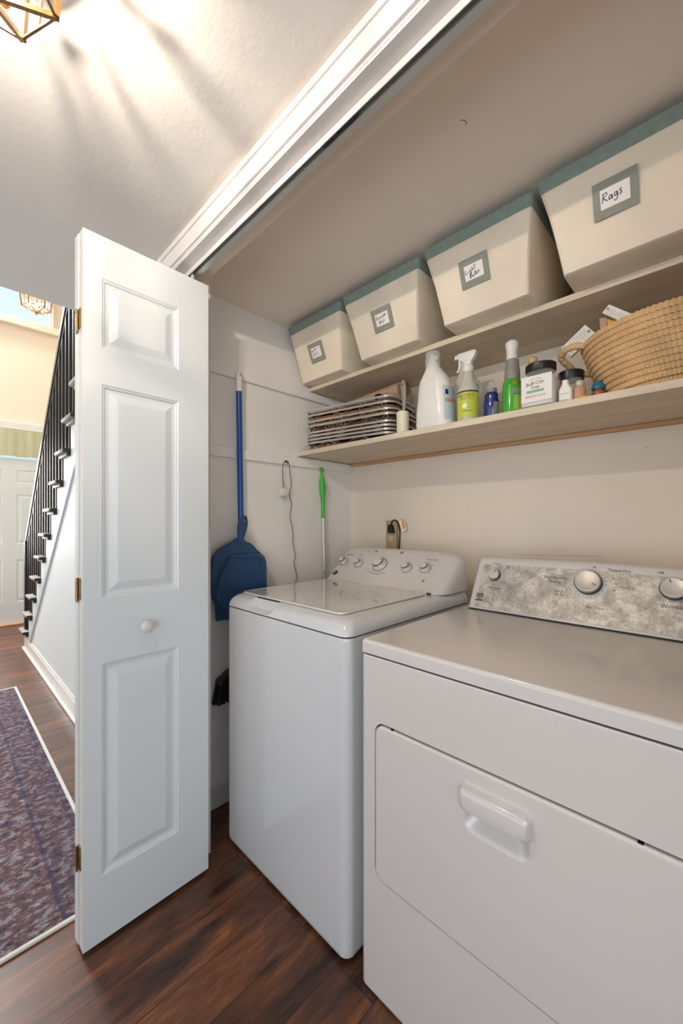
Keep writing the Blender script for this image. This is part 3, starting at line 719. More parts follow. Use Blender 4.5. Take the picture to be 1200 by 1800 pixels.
wa = thing('washing_machine', 'white top-loading washing machine with row of chrome-ringed knobs, standing left', 'washer', (-1.0475, 1.1, 0))
X0, X1, Y0, Y1 = -1.362, -.732, .770, 1.466
b = B()
rings = []
for z, i in ((.012, .006), (.016, .002), (.03, 0), (.876, 0), (.883, .001), (.884, .004)):
    rings.append([(x, y, z) for x, y in rrect(X0+i, X1-i, Y0+i, Y1-i, .012, 6, .028)])
loft(b, rings); wn(obj('cabinet', b, M['white'], wa))
b = B()
for x, y in ((X0+.05, Y0+.06), (X1-.05, Y0+.06), (X0+.05, Y1-.06), (X1-.05, Y1-.06)):
    b2 = B(); lathe(b2, [(.02, 0), (.02, .006), (.008, .008), (.008, .014), (0, .014)], x, y, 0, seg=16); obj('foot', b2, M['black'], wa)
b.free()
b = B(); loft(b, [[(x, y, z) for x, y in rrect(X0+.004, X1-.004, Y0+.004, Y1-.004, .012, 6, .026)] for z in (.8835, .8875)], False, False); obj('cover_gap', b, M['dark'], wa)
b = B(); rings = []
for z, i, fr in ((.8872, .001, 0), (.8885, -.001, 0), (.900, .0015, .001), (.910, .006, .004), (.920, .015, .009), (.927, .026, .016), (.932, .040, .026), (.9335, .052, .034)):
    s = i*.62
    rings.append([(x, y, z) for x, y in rrect(X0+s+(.012*(i/.05) if i > 0 else 0), X1-s, Y0+i*.9, Y1-.001, .012, 6, max(.02, .03-i*.1))])
loft(b, rings); cv = obj('top_cover', b, M['white'], wa)
# finger scoop in the cover front
cc = B(); pts = [(-.075, .046), (.075, .046), (.066, .012), (.040, .002), (-.040, .002), (-.066, .012)]
ctr = Vector((-1.140, 0, .890))
prism(cc, pts, ctr+Vector((0, .752, 0)), (1, 0, 0), (0, 0, 1), (0, .050, 0))
cut(cv, cc); wn(cv)
b = B()   # scooped back of the pocket, sloping out to the lower lip
rings = [[(ctr.x-.064, .800, .930), (ctr.x+.064, .800, .930)], [(ctr.x-.062, .799, .915), (ctr.x+.062, .799, .915)], [(ctr.x-.052, .790, .900), (ctr.x+.052, .790, .900)], [(ctr.x-.036, .774, .8925), (ctr.x+.036, .774, .8925)]]
R = [[b.verts.new(p) for p in r] for r in rings]
for a_, c_ in zip(R, R[1:]): b.faces.new((a_[0], a_[1], c_[1], c_[0]))
b.free()
# lid: rounded slab with a raised border
b = B(); lx0, lx1, ly0, ly1 = -1.325, -.790, .808, 1.262
rings = []
for z, i in ((.9340, .002), (.9350, 0), (.9385, .0005), (.9405, .003), (.9405, .012), (.9390, .016), (.9390, .020)):
    rings.append([(x, y, z) for x, y in rrect(lx0+i, lx1-i, ly0+i, ly1-i, .03, 6)])
loft(b, rings); wn(obj('lid', b, M['lidgloss'], wa))
b = B(); box(b, ctr.x-.062, ctr.x+.062, .8035, .8095, .9265, .9338); obj('lid_gap_shade', b, M['dark'], wa, False)  # solid dark strip painting the shade of the slit below the lid
b = B(); tube(b, [(-.797, 1.266, .937), (-.783, 1.266, .937)], .004, 8); obj('hinge_dot', b, M['ink'], wa)
# console: cross-section swept along X
SEC = [(1.268, .934), (1.276, .941), (1.300, .963), (1.340, 1.001), (1.380, 1.039), (1.405, 1.062), (1.418, 1.0715), (1.430, 1.0765), (1.443, 1.0765), (1.456, 1.070), (1.464, 1.054), (1.466, 1.0), (1.466, .934)]
b = B(); rings = []
for x, s, dz in ((-1.360, .55, 0), (-1.3585, .74, 0), (-1.354, .86, 0), (-1.345, .945, 0), (-1.330, .985, 0), (-1.30, .998, .001), (-1.2, 1, .003), (-1.05, 1, .0045), (-.9, 1, .003), (-.815, 1, .001), (-.785, .985, 0), (-.765, .945, 0), (-.750, .87, 0), (-.742, .76, 0), (-.738, .55, 0)):
    rings.append([(x, 1.466+(y-1.466)*(s if s > .8 else (s+.8)/2), .934+(z-.934)*s+(dz if z > .99 else 0)) for y, z in SEC])
loft(b, rings); obj('console', b, M['whitep'], wa)
pu = Vector((1, 0, 0)); pv = Vector((0, 1.380-1.300, 1.039-.963)).normalized(); pn = pu.cross(pv)
if pn.y > 0: pn = -pn
def wp(x, f):   # point on the washer panel: x, f = height fraction along the slope
    return Vector((x, 1.276+(1.412-1.276)*f, .941+(1.068-.941)*f+.002))
ks = [(-1.302, .54, .021), (-1.206, .52, .022), (-1.085, .55, .035), (-.943, .53, .023), (-.858, .57, .023)]
for x, f, R in ks: knob(wa, wp(x, f), pu, pv, pn, R, .026 if R < .03 else .030)
b = B()
for x, f, tx, s in ((-1.297, .80, 'Load Size', .0115), (-1.200, .80, 'Temperature', .0115), (-.943, .82, 'Options', .0115), (-.850, .84, 'Auto Soak', .0120),
                    (-1.200, .98, 'Rinse', .008), (-.985, .985, 'Start', .008), (-.985, .95, 'Power', .007), (-1.035, .88, 'Hold to Cancel', .006)):
    text_bm(b, tx, wp(x, f)+pn*.0006, pu, pv, s)
cyc = ['Normal', 'Whites', 'Heavy', 'Colors', 'Delicates', 'Speed Wash', 'Bulky', 'Casuals', 'Active', 'Drain', 'Soak', 'Rinse']
for i, s in enumerate(cyc):
    a = math.radians(25+30*i); p = wp(-1.085, .55)+pu*math.sin(a)*.062+pv*math.cos(a)*.048+pn*.0006
    text_bm(b, s, p, pu, pv, .0082)
for i, s in enumerate(('Wash', 'Rinse', 'Spin', 'Lid', 'Done')): text_bm(b, s, wp(-1.118+.022*i, .985)+pn*.0006, pu, pv, .0055)
for x, f, R in ks:
    if R > .03: continue
    for i, s in enumerate(('Lo', 'Med', 'Hi', 'Auto')):
        a = math.radians(10+38*i); text_bm(b, s, wp(x, f)+pu*math.sin(a)*(R+.010)+pv*math.cos(a)*(R+.008)+pn*.0006, pu, pv, .0055)
obj('printed_text', b, M['ink'], wa, False)
for x, f, nm, r in ((-1.152, .97, 'button', .0078), (-1.012, .975, 'button', .0085), (-.842, .25, 'indicator', .005)):
    b = B(); lathe(b, [(r, -.001), (r, .0015), (r*.8, .0022), (0, .0022)], axis=(wp(x, f), pn), seg=20); obj(nm, b, M['greysl'], wa)
b = B(); lathe(b, [(.013, -.001), (.013, .0012), (.0115, .0018), (0, .0018)], axis=(wp(-1.312, .18), pn), seg=24); bd = obj('badge', b, M['plaque'], wa)
b = strokes(B(), [[(.3, .5), (-.2, .6), (-.5, 0), (-.2, -.6), (.2, -.3), (.2, 0), (-.1, 0)], [(.5, .5), (.5, -.5), (.9, -.4)]], wp(-1.314, .18)+pn*.002, pu, pv, .0095, .0006)
q = obj('badge_monogram', b, M['chrome'], bd)

# ================================================================== DRYER
dy = thing('clothes_dryer', 'white front-loading dryer with worn silver control panel, right foreground', 'dryer', (-.3425, 1.12, 0))
X0, X1, Y0, Y1 = -.686, .020, .775, 1.45
b = B(); rings = []
for z, i in ((.004, .006), (.007, .002), (.014, 0), (.856, 0), (.8595, .0015), (.8600, .004)):
    rings.append([(x, y, z) for x, y in rrect(X0+i, X1-i, Y0+i, Y1-i, .008, 5, .014)])
loft(b, rings); cab = obj('cabinet', b, M['dryerw'], dy)
# door recess frame: shallow step around the door
DX0, DX1, DZ0, DZ1 = -.640, -.022, .306, .700
def xz(pts, y): return [(x, y, z) for x, z in pts]
cc = B(); loft(cc, [xz(rrect(DX0, DX1, DZ0, DZ1, .03, 6), .74), xz(rrect(DX0, DX1, DZ0, DZ1, .03, 6), .822)]); cut(cab, cc)
b = B(); loft(b, [xz(rrect(DX0+.001, DX1-.001, DZ0+.001, DZ1-.001, .03, 6), .8205), xz(rrect(DX0+.001, DX1-.001, DZ0+.001, DZ1-.001, .03, 6), .8218)]); obj('door_gap', b, M['dark'], dy, False)
b = B(); rings = []
for y, i in ((.8204, .003), (.780, .003), (.7745, .0035), (.7728, .005), (.7720, .0075), (.7718, .011)):
    rings.append([(x, y, z) for x, z in rrect(DX0+i, DX1-i, DZ0+i*.7, DZ1-i*1.5, max(.03-i, .01), 6)])
loft(b, rings[::-1]); dd = obj('door', b, M['dryerw'], dy)
# handle pocket cut into the door, hooded grip above
hx0, hx1 = -.402, -.262
cc = B(); rings = []
for y, ins, zb in ((.760, -.012, .548), (.7716, -.002, .556), (.7735, .002, .560), (.779, .007, .567), (.788, .013, .577), (.796, .022, .590), (.799, .034, .604)):
    rings.append([(x, y, z) for x, z in rrect(hx0+.004+ins, hx1-.004-ins, zb, .642, .022 if ins < .02 else .015, 6)])
loft(cc, rings); cut(dd, cc); wn(dd); wn(cab)
b = B(); rings = []
for y, i, zb in ((.7725, -.003, .604), (.7700, -.0015, .6055), (.766, 0, .607), (.758, .0015, .609), (.7535, .006, .612), (.752, .013, .618)):
    rings.append([(x, y, z) for x, z in rrect(hx0+i, hx1-i, zb, .655-i, .012, 5)])
loft(b, rings[::-1]); hd = obj('handle', b, M['dryerw'], dy); 
for x in (-.586, -.100):
    b = B(); box(b, x-.004, x+.004, .774, .784, .6925, .6965); obj('door_stop', b, M['black'], dy, False)
b = B(); loft(b, [[(x, y, z) for x, y in rrect(X0+.005, X1-.005, Y0+.006, Y1-.006, .008, 5)] for z in (.8598, .8640)], False, False); obj('top_gap', b, M['dark'], dy)
b = B(); rings = []
for z, i in ((.8635, .002), (.8650, 0), (.8900, 0), (.8955, .0012), (.8985, .004), (.9, .0085)):
    rings.append([(x, y, z) for x, y in rrect(X0+i, X1-i, Y0-.001+i, Y1-i, .010, 5)])
loft(b, rings); wn(obj('top', b, M['dryerw'], dy))
b = B()
for x, y in ((X0+.06, Y0+.06), (X1-.06, Y0+.06), (X0+.06, Y1-.06), (X1-.06, Y1-.06)):
    b2 = B(); lathe(b2, [(.018, 0), (.018, .004), (0, .0045)], x, y, 0, seg=14); obj('foot', b2, M['black'], dy)
b.free()
# console
CX0, CX1 = -.652, -.034
SEC = [(1.303, .9005), (1.305, .905), (1.385, 1.058), (1.391, 1.067), (1.400, 1.073), (1.420, 1.073), (1.436, 1.066), (1.444, 1.05), (1.447, .9005)]
b = B(); rings = []
for x, s in ((CX0, .93), (CX0+.003, .975), (CX0+.010, 1.0), (CX0+.05, 1.006), (CX0+.2, 1.022), ((CX0+CX1)/2, 1.03), (CX1-.2, 1.022), (CX1-.05, 1.006), (CX1-.010, 1.0), (CX1-.003, .975), (CX1, .93)):
    rings.append([(x, y, .9005+(z-.9005)*s) for y, z in SEC])
loft(b, rings); obj('console', b, M['whitep'], dy)
b = B(); box(b, CX0+.002, CX1-.002, 1.296, 1.304, .9002, .9035); obj('console_gap', b, M['dark'], dy, False)
du = Vector((1, 0, 0)); dv = Vector((0, .080, .153*1.02)).normalized(); dn = du.cross(dv); dn = -dn if dn.y > 0 else dn
Ld = math.hypot(.080, .156)
def dp(x, f): return Vector((x, 1.305+.080*f, .905+.156*f))
b = B(); m0 = CX0+.016; m1 = CX1-.010
def arch(x): return .925+.10*(1-((x-(CX0+CX1)/2)/.31)**2)*.30
out = [(m0+.004, .03), (m1, .03)]+[(m1-(m1-m0-.012)*i/20, arch(m1-(m1-m0-.012)*i/20)) for i in range(21)]+[(m0+.004, .88)]
p0 = [dp(x, f)+dn*-.001 for x, f in out]; loft(b, [p0, [p+dn*.0024 for p in p0]]); obj('control_panel', b, M['grime'], dy, False)
for x, f, R, h, a in ((-.583, .70, .0205, .020, 30), (-.300, .715, .0360, .026, 118), (-.105, .74, .0300, .022, -22)):
    c = dp(x, f)+dn*.0014
    if R == .036:
        b = B(); lathe(b, [(.049, 0), (.049, .0008), (.0475, .0014), (0, .0014)], axis=(c, dn), seg=48); obj('dial_skirt', b, M['whitep'], dy)
        b = B()
        for i in range(18):
            aa = math.radians(-10+i*14) if i < 8 else math.radians(120+(i-8)*15)
            lathe(b, [(.0014, .0014), (.0014, .0018), (0, .0019)], axis=(c+du*math.sin(aa)*.043+dv*math.cos(aa)*.043, dn), seg=6)
        obj('dial_marks', b, M['ink'], dy)
    b = B(); lathe(b, [(R*1.02, -.001), (R*1.02, .003), (R*.97, .005), (R*.93, h*.85), (R*.90, h), (R*.84, h+.0008), (R*.80, h+.0002), (0, h+.001)], axis=(c, dn), seg=44); k = obj('knob', b, M['knobsilver'], dy)
    b = B(); lathe(b, [(R*1.01, .001), (R*1.01, h*.62), (R*.9, h*.63)], axis=(c, dn), seg=44); obj('knob_side_shade', b, M['black'], k)  # black sleeve paints the shadow on the knob's lower side
    aa = math.radians(a); d = du*math.sin(aa)+dv*math.cos(aa)
    b = B(); bar(b, c+dn*(h+.0012)+d*R*.42, c+dn*(h+.0012)+d*R*.74, .0022, .0008, dn); q = obj('pointer', b, M['ink'], k)
b = B()
for x, f, tx, s in ((-.578, .44, 'Dry Temp', .0115), (-.583, .955, 'Medium', .008), (-.618, .88, 'Low', .007), (-.545, .89, 'High', .007), (-.392, .77, 'Auto Moisture', .0115), (-.392, .695, 'Sensing', .0115),
                    (-.378, .52, 'Normal', .009), (-.375, .46, 'Less Dry', .008), (-.228, .985, 'Timed Dry', .0125), (-.278, .305, 'Air Only', .0125), (-.085, .47, 'Wrinkle Guard', .0150), (-.135, 1.0, 'Off', .0105),
                    (-.240, .84, '60', .008), (-.232, .75, '40', .008), (-.236, .64, '20', .008), (-.290, 1.02, '80', .008), (-.205, .70, 'Touch Up', .008)):
    text_bm(b, tx, dp(x, f)+dn*.0018, du, dv, s)
obj('printed_text', b, M['ink'], dy, False)
b = B()
c = dp(-.620, .24)+dn*.0016
for i in range(4):
    prism(b, [(-.014, .010-i*.0075), (.014, .012-i*.0075), (.010, .0075-i*.0075), (-.014, .0060-i*.0075)] if i != 2 else [(-.014, .012-.015), (.004, .009-.015), (.014, .014-.015), (.002, .005-.015)], c, du, dv, dn*.0006)
obj('badge', b, M['plaque'], dy, False)
# scratches / paint flecks where the panel is worn
b = B()
for x, f in ((-.425, .83), (-.43, .76), (-.418, .70), (-.385, .86), (-.368, .53), (-.372, .49), (-.190, .42), (-.188, .36)):
    for i in range(4):
        a = random.uniform(0, 6.28); L_ = random.uniform(.002, .006); p = dp(x+random.uniform(-.006, .006), f+random.uniform(-.03, .03))+dn*.0017
        d = du*math.cos(a)+dv*math.sin(a); bar(b, p-d*L_, p+d*L_, .0014, .0004, dn)
obj('paint_flecks', b, M['card'], dy, False)

# ================================================================== LEFT WALL: BROOM, DUSTPAN, CHARGER, MOP
XA = XL+.0172
t = thing('hanging_broom', 'broom with blue metal handle and white cap hanging on the left closet wall', 'broom', (-1.515, .93, 1.85))
yb0, yb1 = .917, .925
b = B(); tube(b, [(-1.517, .938, .60), (-1.517, .918, 1.766)], .0125, 18); obj('handle', b, M['blue'], t)
b = B(); 
rr = [.0138, .0138, .0135, .013, .0115, .008, .003]; zz = [1.764, 1.80, 1.825, 1.838, 1.846, 1.851, 1.853]
tube(b, [(-1.516, .918, z) for z in zz], rr, 18); cp = obj('end_cap', b, M['whitepl'], t)
cc = B(); tube(cc, [(-1.55, .919, 1.835), (-1.48, .919, 1.835)], .006, 12); cut(cp, cc)
b = B(); lathe(b, [(.019, 0), (.016, .05), (.014, .06), (0, .06)], -1.512, .938, .575, seg=18); obj('socket', b, M['whitepl'], t)
b = B(); loft(b, [[(x, y, z) for x, y in rrect(-1.535, -1.49, .938-w2, .938+w2, .008, 3)] for z, w2 in ((.58, .05), (.565, .085), (.545, .12), (.53, .125))]); obj('broom_head', b, M['black'], t)
b = B()
for i in range(26):
    for j in range(3):
        y = .938-.118+i*.0094; x = -1.528+j*.015
        tube(b, [(x, y, .532), (x+random.uniform(-.003, .003), y+(y-.938)*.12+random.uniform(-.003, .003), .445+random.uniform(0, .006))], [.0042, .0046], 5)
obj('bristles', b, M['brist'], t)

t = thing('dustpan', 'large navy blue plastic dustpan with looped handle, hanging behind the washer', 'dustpan', (-1.49, .93, 1.05))
O7 = [(430, 590), (350, 650), (200, 730), (90, 840), (40, 960), (20, 1150), (30, 1400), (70, 1600), (100, 1660)]
XD = -1.474
left = [on_x(370+x/9, 880+y/9, XD) for x, y in O7]; left += [Vector((XD, left[-1].y+.004, .80))]
rgt = [on_x(370+x/9, 880+y/9, XD) for x, y in [(530, 590), (560, 640), (650, 680), (740, 770), (820, 850), (870, 960), (890, 1380)]]; rgt += [Vector((XD, 1.068, .80))]
left = curve_pts(left, 4); rgt = curve_pts(rgt, 4)
outl = [(p.y, p.z) for p in left]+[(p.y, p.z) for p in rgt[::-1]]
cyy = sum(p[0] for p in outl)/len(outl); czz = .93
def shr(k, dz=0): return [(cyy+(y-cyy)*k, czz+(z-czz)*k+dz) for y, z in outl]
b = B()
def ringx(poly, x): return [(x, y, z) for y, z in poly]
loft(b, [ringx(shr(1), XD-.020), ringx(shr(1.0), XD-.004), ringx(shr(.985), XD-.001)]); obj('back_rim', b, M['navy'], t)
# hood: the deeper inner tray, outline smaller and lower, sides sloping out
inn = [(350, 880), (300, 940), (240, 1030), (190, 1130), (150, 1250), (120, 1400), (90, 1440), (100, 1560)]
inr = [(600, 860), (740, 865), (820, 900), (862, 980), (872, 1300), (885, 1380)]
IL = [on_x(370+x/9, 880+y/9, XD+.010) for x, y in inn]+[Vector((XD, .838, .81))]; IR = [on_x(370+x/9, 880+y/9, XD+.010) for x, y in inr]+[Vector((XD, 1.05, .81))]
IL = curve_pts(IL, 4); IR = curve_pts(IR, 4)
ip = [(p.y, p.z) for p in IL]+[(p.y, p.z) for p in IR[::-1]]
iy = sum(p[0] for p in ip)/len(ip); iz = .94
def ish(k): return [(iy+(y-iy)*k, iz+(z-iz)*k) for y, z in ip]
b = B(); loft(b, [ringx(ish(1.10), XD-.003), ringx(ish(1.055), XD+.006), ringx(ish(1.02), XD+.015), ringx(ish(.99), XD+.0205), ringx(ish(.96), XD+.0215), ringx(ish(.92), XD+.019), ringx(ish(.80), XD+.017)]); obj('hood', b, M['navy'], t)
b = B(); a_ = on_x(382, 1040, XD+.02); c_ = on_x(468, 1026, XD+.018); bar(b, (XD+.0195, a_.y+.010, a_.z), (XD+.0195, c_.y-.014, c_.z), .006, .007, (0, 0, 1)); obj('lip_ridge', b, M['navy'], t)
H7l = [(440, 600), (440, 500), (440, 400), (455, 330), (480, 290), (505, 250), (530, 232)]; H7r = [(520, 600), (545, 520), (565, 440), (578, 380), (575, 310), (565, 262), (545, 238)]
hl = [on_x(370+x/9, 880+y/9, XD) for x, y in H7l]; hr = [on_x(370+x/9, 880+y/9, XD) for x, y in H7r]
hl = curve_pts(hl, 4); hr = curve_pts(hr, 4)
hp = [(p.y, p.z) for p in hl]+[(p.y, p.z) for p in hr[::-1]]
hp = [(hp[0][0]-.004, hp[0][1]-.02)]+hp+[(hp[-1][0]+.004, hp[-1][1]-.02)]
hy = sum(p[0] for p in hp)/len(hp); hz = sum(p[1] for p in hp)/len(hp)
def hs(k): return [(hy+(y-hy)*k, hz+(z-hz)*(1-(1-k)*.3)) for y, z in hp]
b = B(); loft(b, [ringx(hp, XD-.010), ringx(hp, XD+.005)]); hh = obj('handle', b, M['navy'], t)
cc = B(); e0 = on_x(370+547/9, 880+315/9, XD); loft(cc, [[(x, e0.y-.001+.0058*math.cos(a), e0.z+.0150*math.sin(a)) for a in [2*PI*k/14 for k in range(14)]] for x in (XD-.05, XD+.05)]); cut(hh, cc)

t = thing('phone_charger', 'white charger plug with thin black cord looped over a small hook', 'charger', (-1.53, 1.17, 1.49))
XC = XA+.004
lp = [(498, 857), (497.2, 848), (496.7, 838), (496.5, 826), (497.5, 817), (500, 811.5), (503, 810), (506.5, 812.5), (508.5, 819), (509.4, 831.7), (511.7, 851), (508.9, 870.6), (512.2, 887), (509.6, 908), (514, 933), (514.7, 956.7), (518.5, 974.7), (516.8, 991.4), (521.4, 1012), (518.9, 1026), (519, 1045), (520, 1070)]
P = [on_x(x, y, XC) for x, y in lp]
b = B(); tube(b, curve_pts(P, 5), .0017, 6); obj('cord', b, M['cord'], t)
b = B(); tube(b, [P[0], P[1], P[2]+Vector((0, 0, -.004))], [.0036, .0034, .0022], 8); obj('strain_relief', b, M['greysl'], t)
pa, pb = on_x(492, 858.5, XC), on_x(504.3, 872, XC)
b = B(); box(b, XC-.013, XC+.013, pa.y, pb.y, pb.z, pa.z, .003, 2); obj('adapter', b, M['whitepl'], t)
b = B()
for dy_ in (-.006, .006): box(b, XC-.003, XC+.003, (pa.y+pb.y)/2+dy_-.0008, (pa.y+pb.y)/2+dy_+.0008, pb.z-.017, pb.z)
obj('prongs', b, M['alu'], t, False)
hk = on_x(502.5, 811.5, XA)
t = thing('wall_hook', 'tiny dark metal cup hook in the batten holding the charger cord', 'hook', hk)
b = B(); lathe(b, [(.0055, 0), (.0055, .0015), (.0015, .003), (0, .003)], axis=(hk, (1, 0, 0)), seg=12); obj('plate', b, M['plaque'], t)
b = B(); pts = [hk+Vector((.002, 0, 0)), hk+Vector((.008, 0, -.002))]+[hk+Vector((.008+.006*math.sin(a), 0, -.008+.006*math.cos(a))) for a in (.4, 1.2, 2.0, 2.8, 3.6, 4.2)]
tube(b, pts, .0013, 6); obj('curl', b, M['plaque'], t)

t = thing('hanging_mop', 'mop handle with green plastic grip and silver pole in the closet corner', 'mop', (-1.51, 1.41, 1.48))
def gx(x, y): return on_x(480+x/7.2, 790+y/7.2, -1.518)
g = [gx(611, 300), gx(614, 340), gx(617, 420), gx(621, 490), gx(624, 560), gx(628, 640), (gx(630, 760)), gx(631, 870)]
b = B(); tube(b, g, [.0062, .0090, .0150, .0168, .0150, .0112, .0098, .0098], 16); gr = obj('grip', b, M['green'], t)
c0 = gx(611, 262); b = B(); tube(b, [(c0.x, c0.y+.0098*math.cos(a), c0.z+.0105*math.sin(a)) for a in [2*PI*k/20 for k in range(20)]], .0044, 8, closed=True); obj('hanging_loop', b, M['green'], t)
b = B(); p1, p2 = gx(640, 420), gx(646, 570); tube(b, [p1+Vector((.006, 0, 0)), (p1+p2)/2+Vector((.0078, 0, 0)), p2+Vector((.005, 0, 0))], [.003, .0085, .003], 10); obj('grip_inlay', b, M['lime'], t)
b = B(); pb_ = gx(650, 1600); dr_ = (pb_-g[-1]); e_ = g[-1]+dr_*2.0; e_.z = .30; tube(b, [g[-1]+Vector((0, 0, .01)), pb_, Vector((pb_.x+.004, pb_.y+.012, .30))], .0085, 14); obj('pole', b, M['tubemetal'], t)
b = B(); q = gx(649, 1555); tube(b, [q+Vector((0, 0, .003)), q-Vector((0, 0, .003))], .0095, 14); obj('pole_joint', b, M['greysl'], t)
b = B(); box(b, -1.535, -1.49, 1.36, 1.53, .27, .305, .006, 2); obj('mop_head', b, M['green'], t)
b = B(); rbox(b, -1.538, -1.487, 1.35, 1.54, .02, .27, .01, .006); obj('mop_pad', b, M['greysl'], t)

# ================================================================== OUTLET ON THE BACK WALL
oa, ob = on_y(682, 915, YB), on_y(701, 962, YB)
t = thing('wall_outlet', 'beige surface-mounted power outlet strip above the washer console', 'outlet', (oa.x+.03, YB-.01, 1.15))
b = B(); box(b, oa.x+.002, ob.x-.002, YB-.022, YB-.0002, .99, oa.z, .003, 2); obj('housing', b, M['beigepl'], t)
for z in (1.118, 1.045):
    b = B(); xc = (oa.x+ob.x)/2; loft(b, [[(x, y, zz) for x, zz in rrect(xc-.014, xc+.014, z-.014, z+.014, .012, 5)] for y in (YB-.0245, YB-.0215)]); so = obj('socket', b, M['outw'], t)
    b = B(); box(b, xc-.007, xc-.005, YB-.0248, YB-.024, z-.004, z+.004); box(b, xc+.005, xc+.007, YB-.0248, YB-.024, z-.004, z+.004); box(b, xc-.0016, xc+.0016, YB-.0248, YB-.024, z+.008, z+.011); q = obj('slots', b, M['black'], so, False)
t = thing('black_plug', 'black plug and cord with a yellow printed tag at the wall outlet', 'plug', (-1.25, YB-.03, 1.16))
def oy(x, y, d=.03): return on_y(670+x/20, 890+y/20, YB-d)
b = B(); loft(b, [[Vector((q.x+dx, YB-.024-dd_, q.z)) for dx, dd_ in ((-w_, 0), (w_, 0), (w_, .020), (-w_, .020))] for q, w_ in ((oy(370, 940), .0165), (oy(355, 800), .0150), (oy(345, 700), .0115), (oy(345, 640), .006))]); obj('plug_body', b, M['black'], t)
b = B(); tube(b, curve_pts([oy(345, 650, .035), oy(370, 550, .04), oy(430, 490, .042), oy(510, 500, .035), oy(590, 600, .025), oy(640, 780, .012), oy(650, 960, .008), oy(640, 1200, .006), oy(630, 1420, .006), oy(630, 2200, .006)], 5), .0036, 8); obj('cord', b, M['black'], t)
tg = [oy(600, 470, .03), oy(800, 440, .022), oy(905, 800, .022), oy(740, 900, .03)]
b = B(); loft(b, [tg, [p+Vector((0, -.0012, 0)) for p in tg]]); q1 = obj('tag', b, M['card'], t, False)
ti = [oy(680, 440, .032), oy(760, 440, .030), oy(840, 770, .030), oy(770, 800, .032)]
b = B(); loft(b, [[p+Vector((0, .0, 0)) for p in ti], [p+Vector((0, -.0008, 0)) for p in ti]]); obj('tag_print', b, M['yellow'], t, False)

# ================================================================== LOWER SHELF CONTENTS
ZS = 1.5512
# --- stacked serving trays
ang = math.radians(9.5); tu = Vector((math.cos(ang), math.sin(ang), 0)); tv = Vector((-math.sin(ang), math.cos(ang), 0)); tor = Vector((-1.528, 1.300, 0))
tops = [.046, .063, .080, .098, .130, .152, .182, .206]
names = ['lowest', 'second from the bottom', 'third from the bottom', 'fourth from the bottom', 'fourth from the top', 'third from the top', 'second from the top', 'topmost']
TW, TD = .500, .270
def tray_pts(ins, z, r=.05):
    return [tor+tu*x+tv*y+Vector((0, 0, z)) for x, y in rrect(ins, TW-ins, ins, TD-ins, max(r-ins, .01), 6)]
for i, h in enumerate(tops):
    z = ZS+h; low = ZS+.0005+(.0 if i == 0 else (tops[i-1]-.028)+.0)
    base_z = ZS+tops[i-1]+.0006 if i else ZS+.0008
    t = thing('serving_tray', 'silver-rimmed wicker tray with scrollwork, %s of the stack on the lower shelf' % names[i], 'tray', tor+tu*.25+tv*.13+Vector((0, 0, base_z)), 'stacked silver-rimmed trays')
    jx = Vector((random.uniform(-.006, .004), random.uniform(-.004, .004), 0))
    b = B(); loft(b, [[p+jx for p in tray_pts(0, z-.0088)], [p+jx for p in tray_pts(0, z)], [p+jx for p in tray_pts(.003, z)], [p+jx for p in tray_pts(.003, z-.0088)]], False, False)
    b.faces.ensure_lookup_table(); obj('rim', b, M['silver'], t)
    ins = .007; gap = z-base_z; fill = (.024 if i == 0 else max(.004, (gap-.010)*.62))
    b = B(); loft(b, [[p+jx for p in tray_pts(ins+.002, base_z)], [p+jx for p in tray_pts(ins, base_z+.0015)], [p+jx for p in tray_pts(ins, base_z+fill)], [p+jx for p in tray_pts(ins+.003, base_z+fill+.001)]]); obj('woven_base', b, M['wicker'] if i in (0, 5, 6, 3) else M['wickerd'], t)
    b = B(); hz_ = z-.009; rnd = random.Random(i*5+1)
    for k, cxk in enumerate((.045, .155, .215, .345, .445)):
        cxk += rnd.uniform(-.012, .012); R = max((hz_-base_z)*.5, .0045)
        zc = base_z+R+.001
        for s_ in (-1, 1):
            if rnd.random() < .2: continue
            pts = []
            for j in range(14):
                a = -PI/2+j*.42; rr_ = R*(1-.045*j)
                pts.append(tor+jx+tu*(cxk+s_*(R*.9+rr_*math.cos(a)*1.5))+tv*(-.0005)+Vector((0, 0, zc+rr_*math.sin(a))))
            tube(b, pts, .0009, 5)
        if k < 4:
            a_ = tor+jx+tu*(cxk+.015)+Vector((0, 0, base_z+.002)); c_ = tor+jx+tu*(cxk+.085)+Vector((0, 0, hz_))
            if k % 2: a_.z, c_.z = c_.z, a_.z
            tube(b, [a_, (a_+c_)/2+Vector((0, 0, .003)), c_], .0009, 5)
    for k in range(3):
        yk = .06+k*.07; R = max(min((hz_-base_z)*.48, .012), .004)
        pts = [tor+jx+tu*(TW+.0005)+tv*(yk+R*1.2*math.cos(a))+Vector((0, 0, base_z+R+.001+R*math.sin(a))) for a in [j*.6 for j in range(9)]]
        tube(b, pts, .0009, 5)
    obj('scroll_wires', b, M['wire'], t)
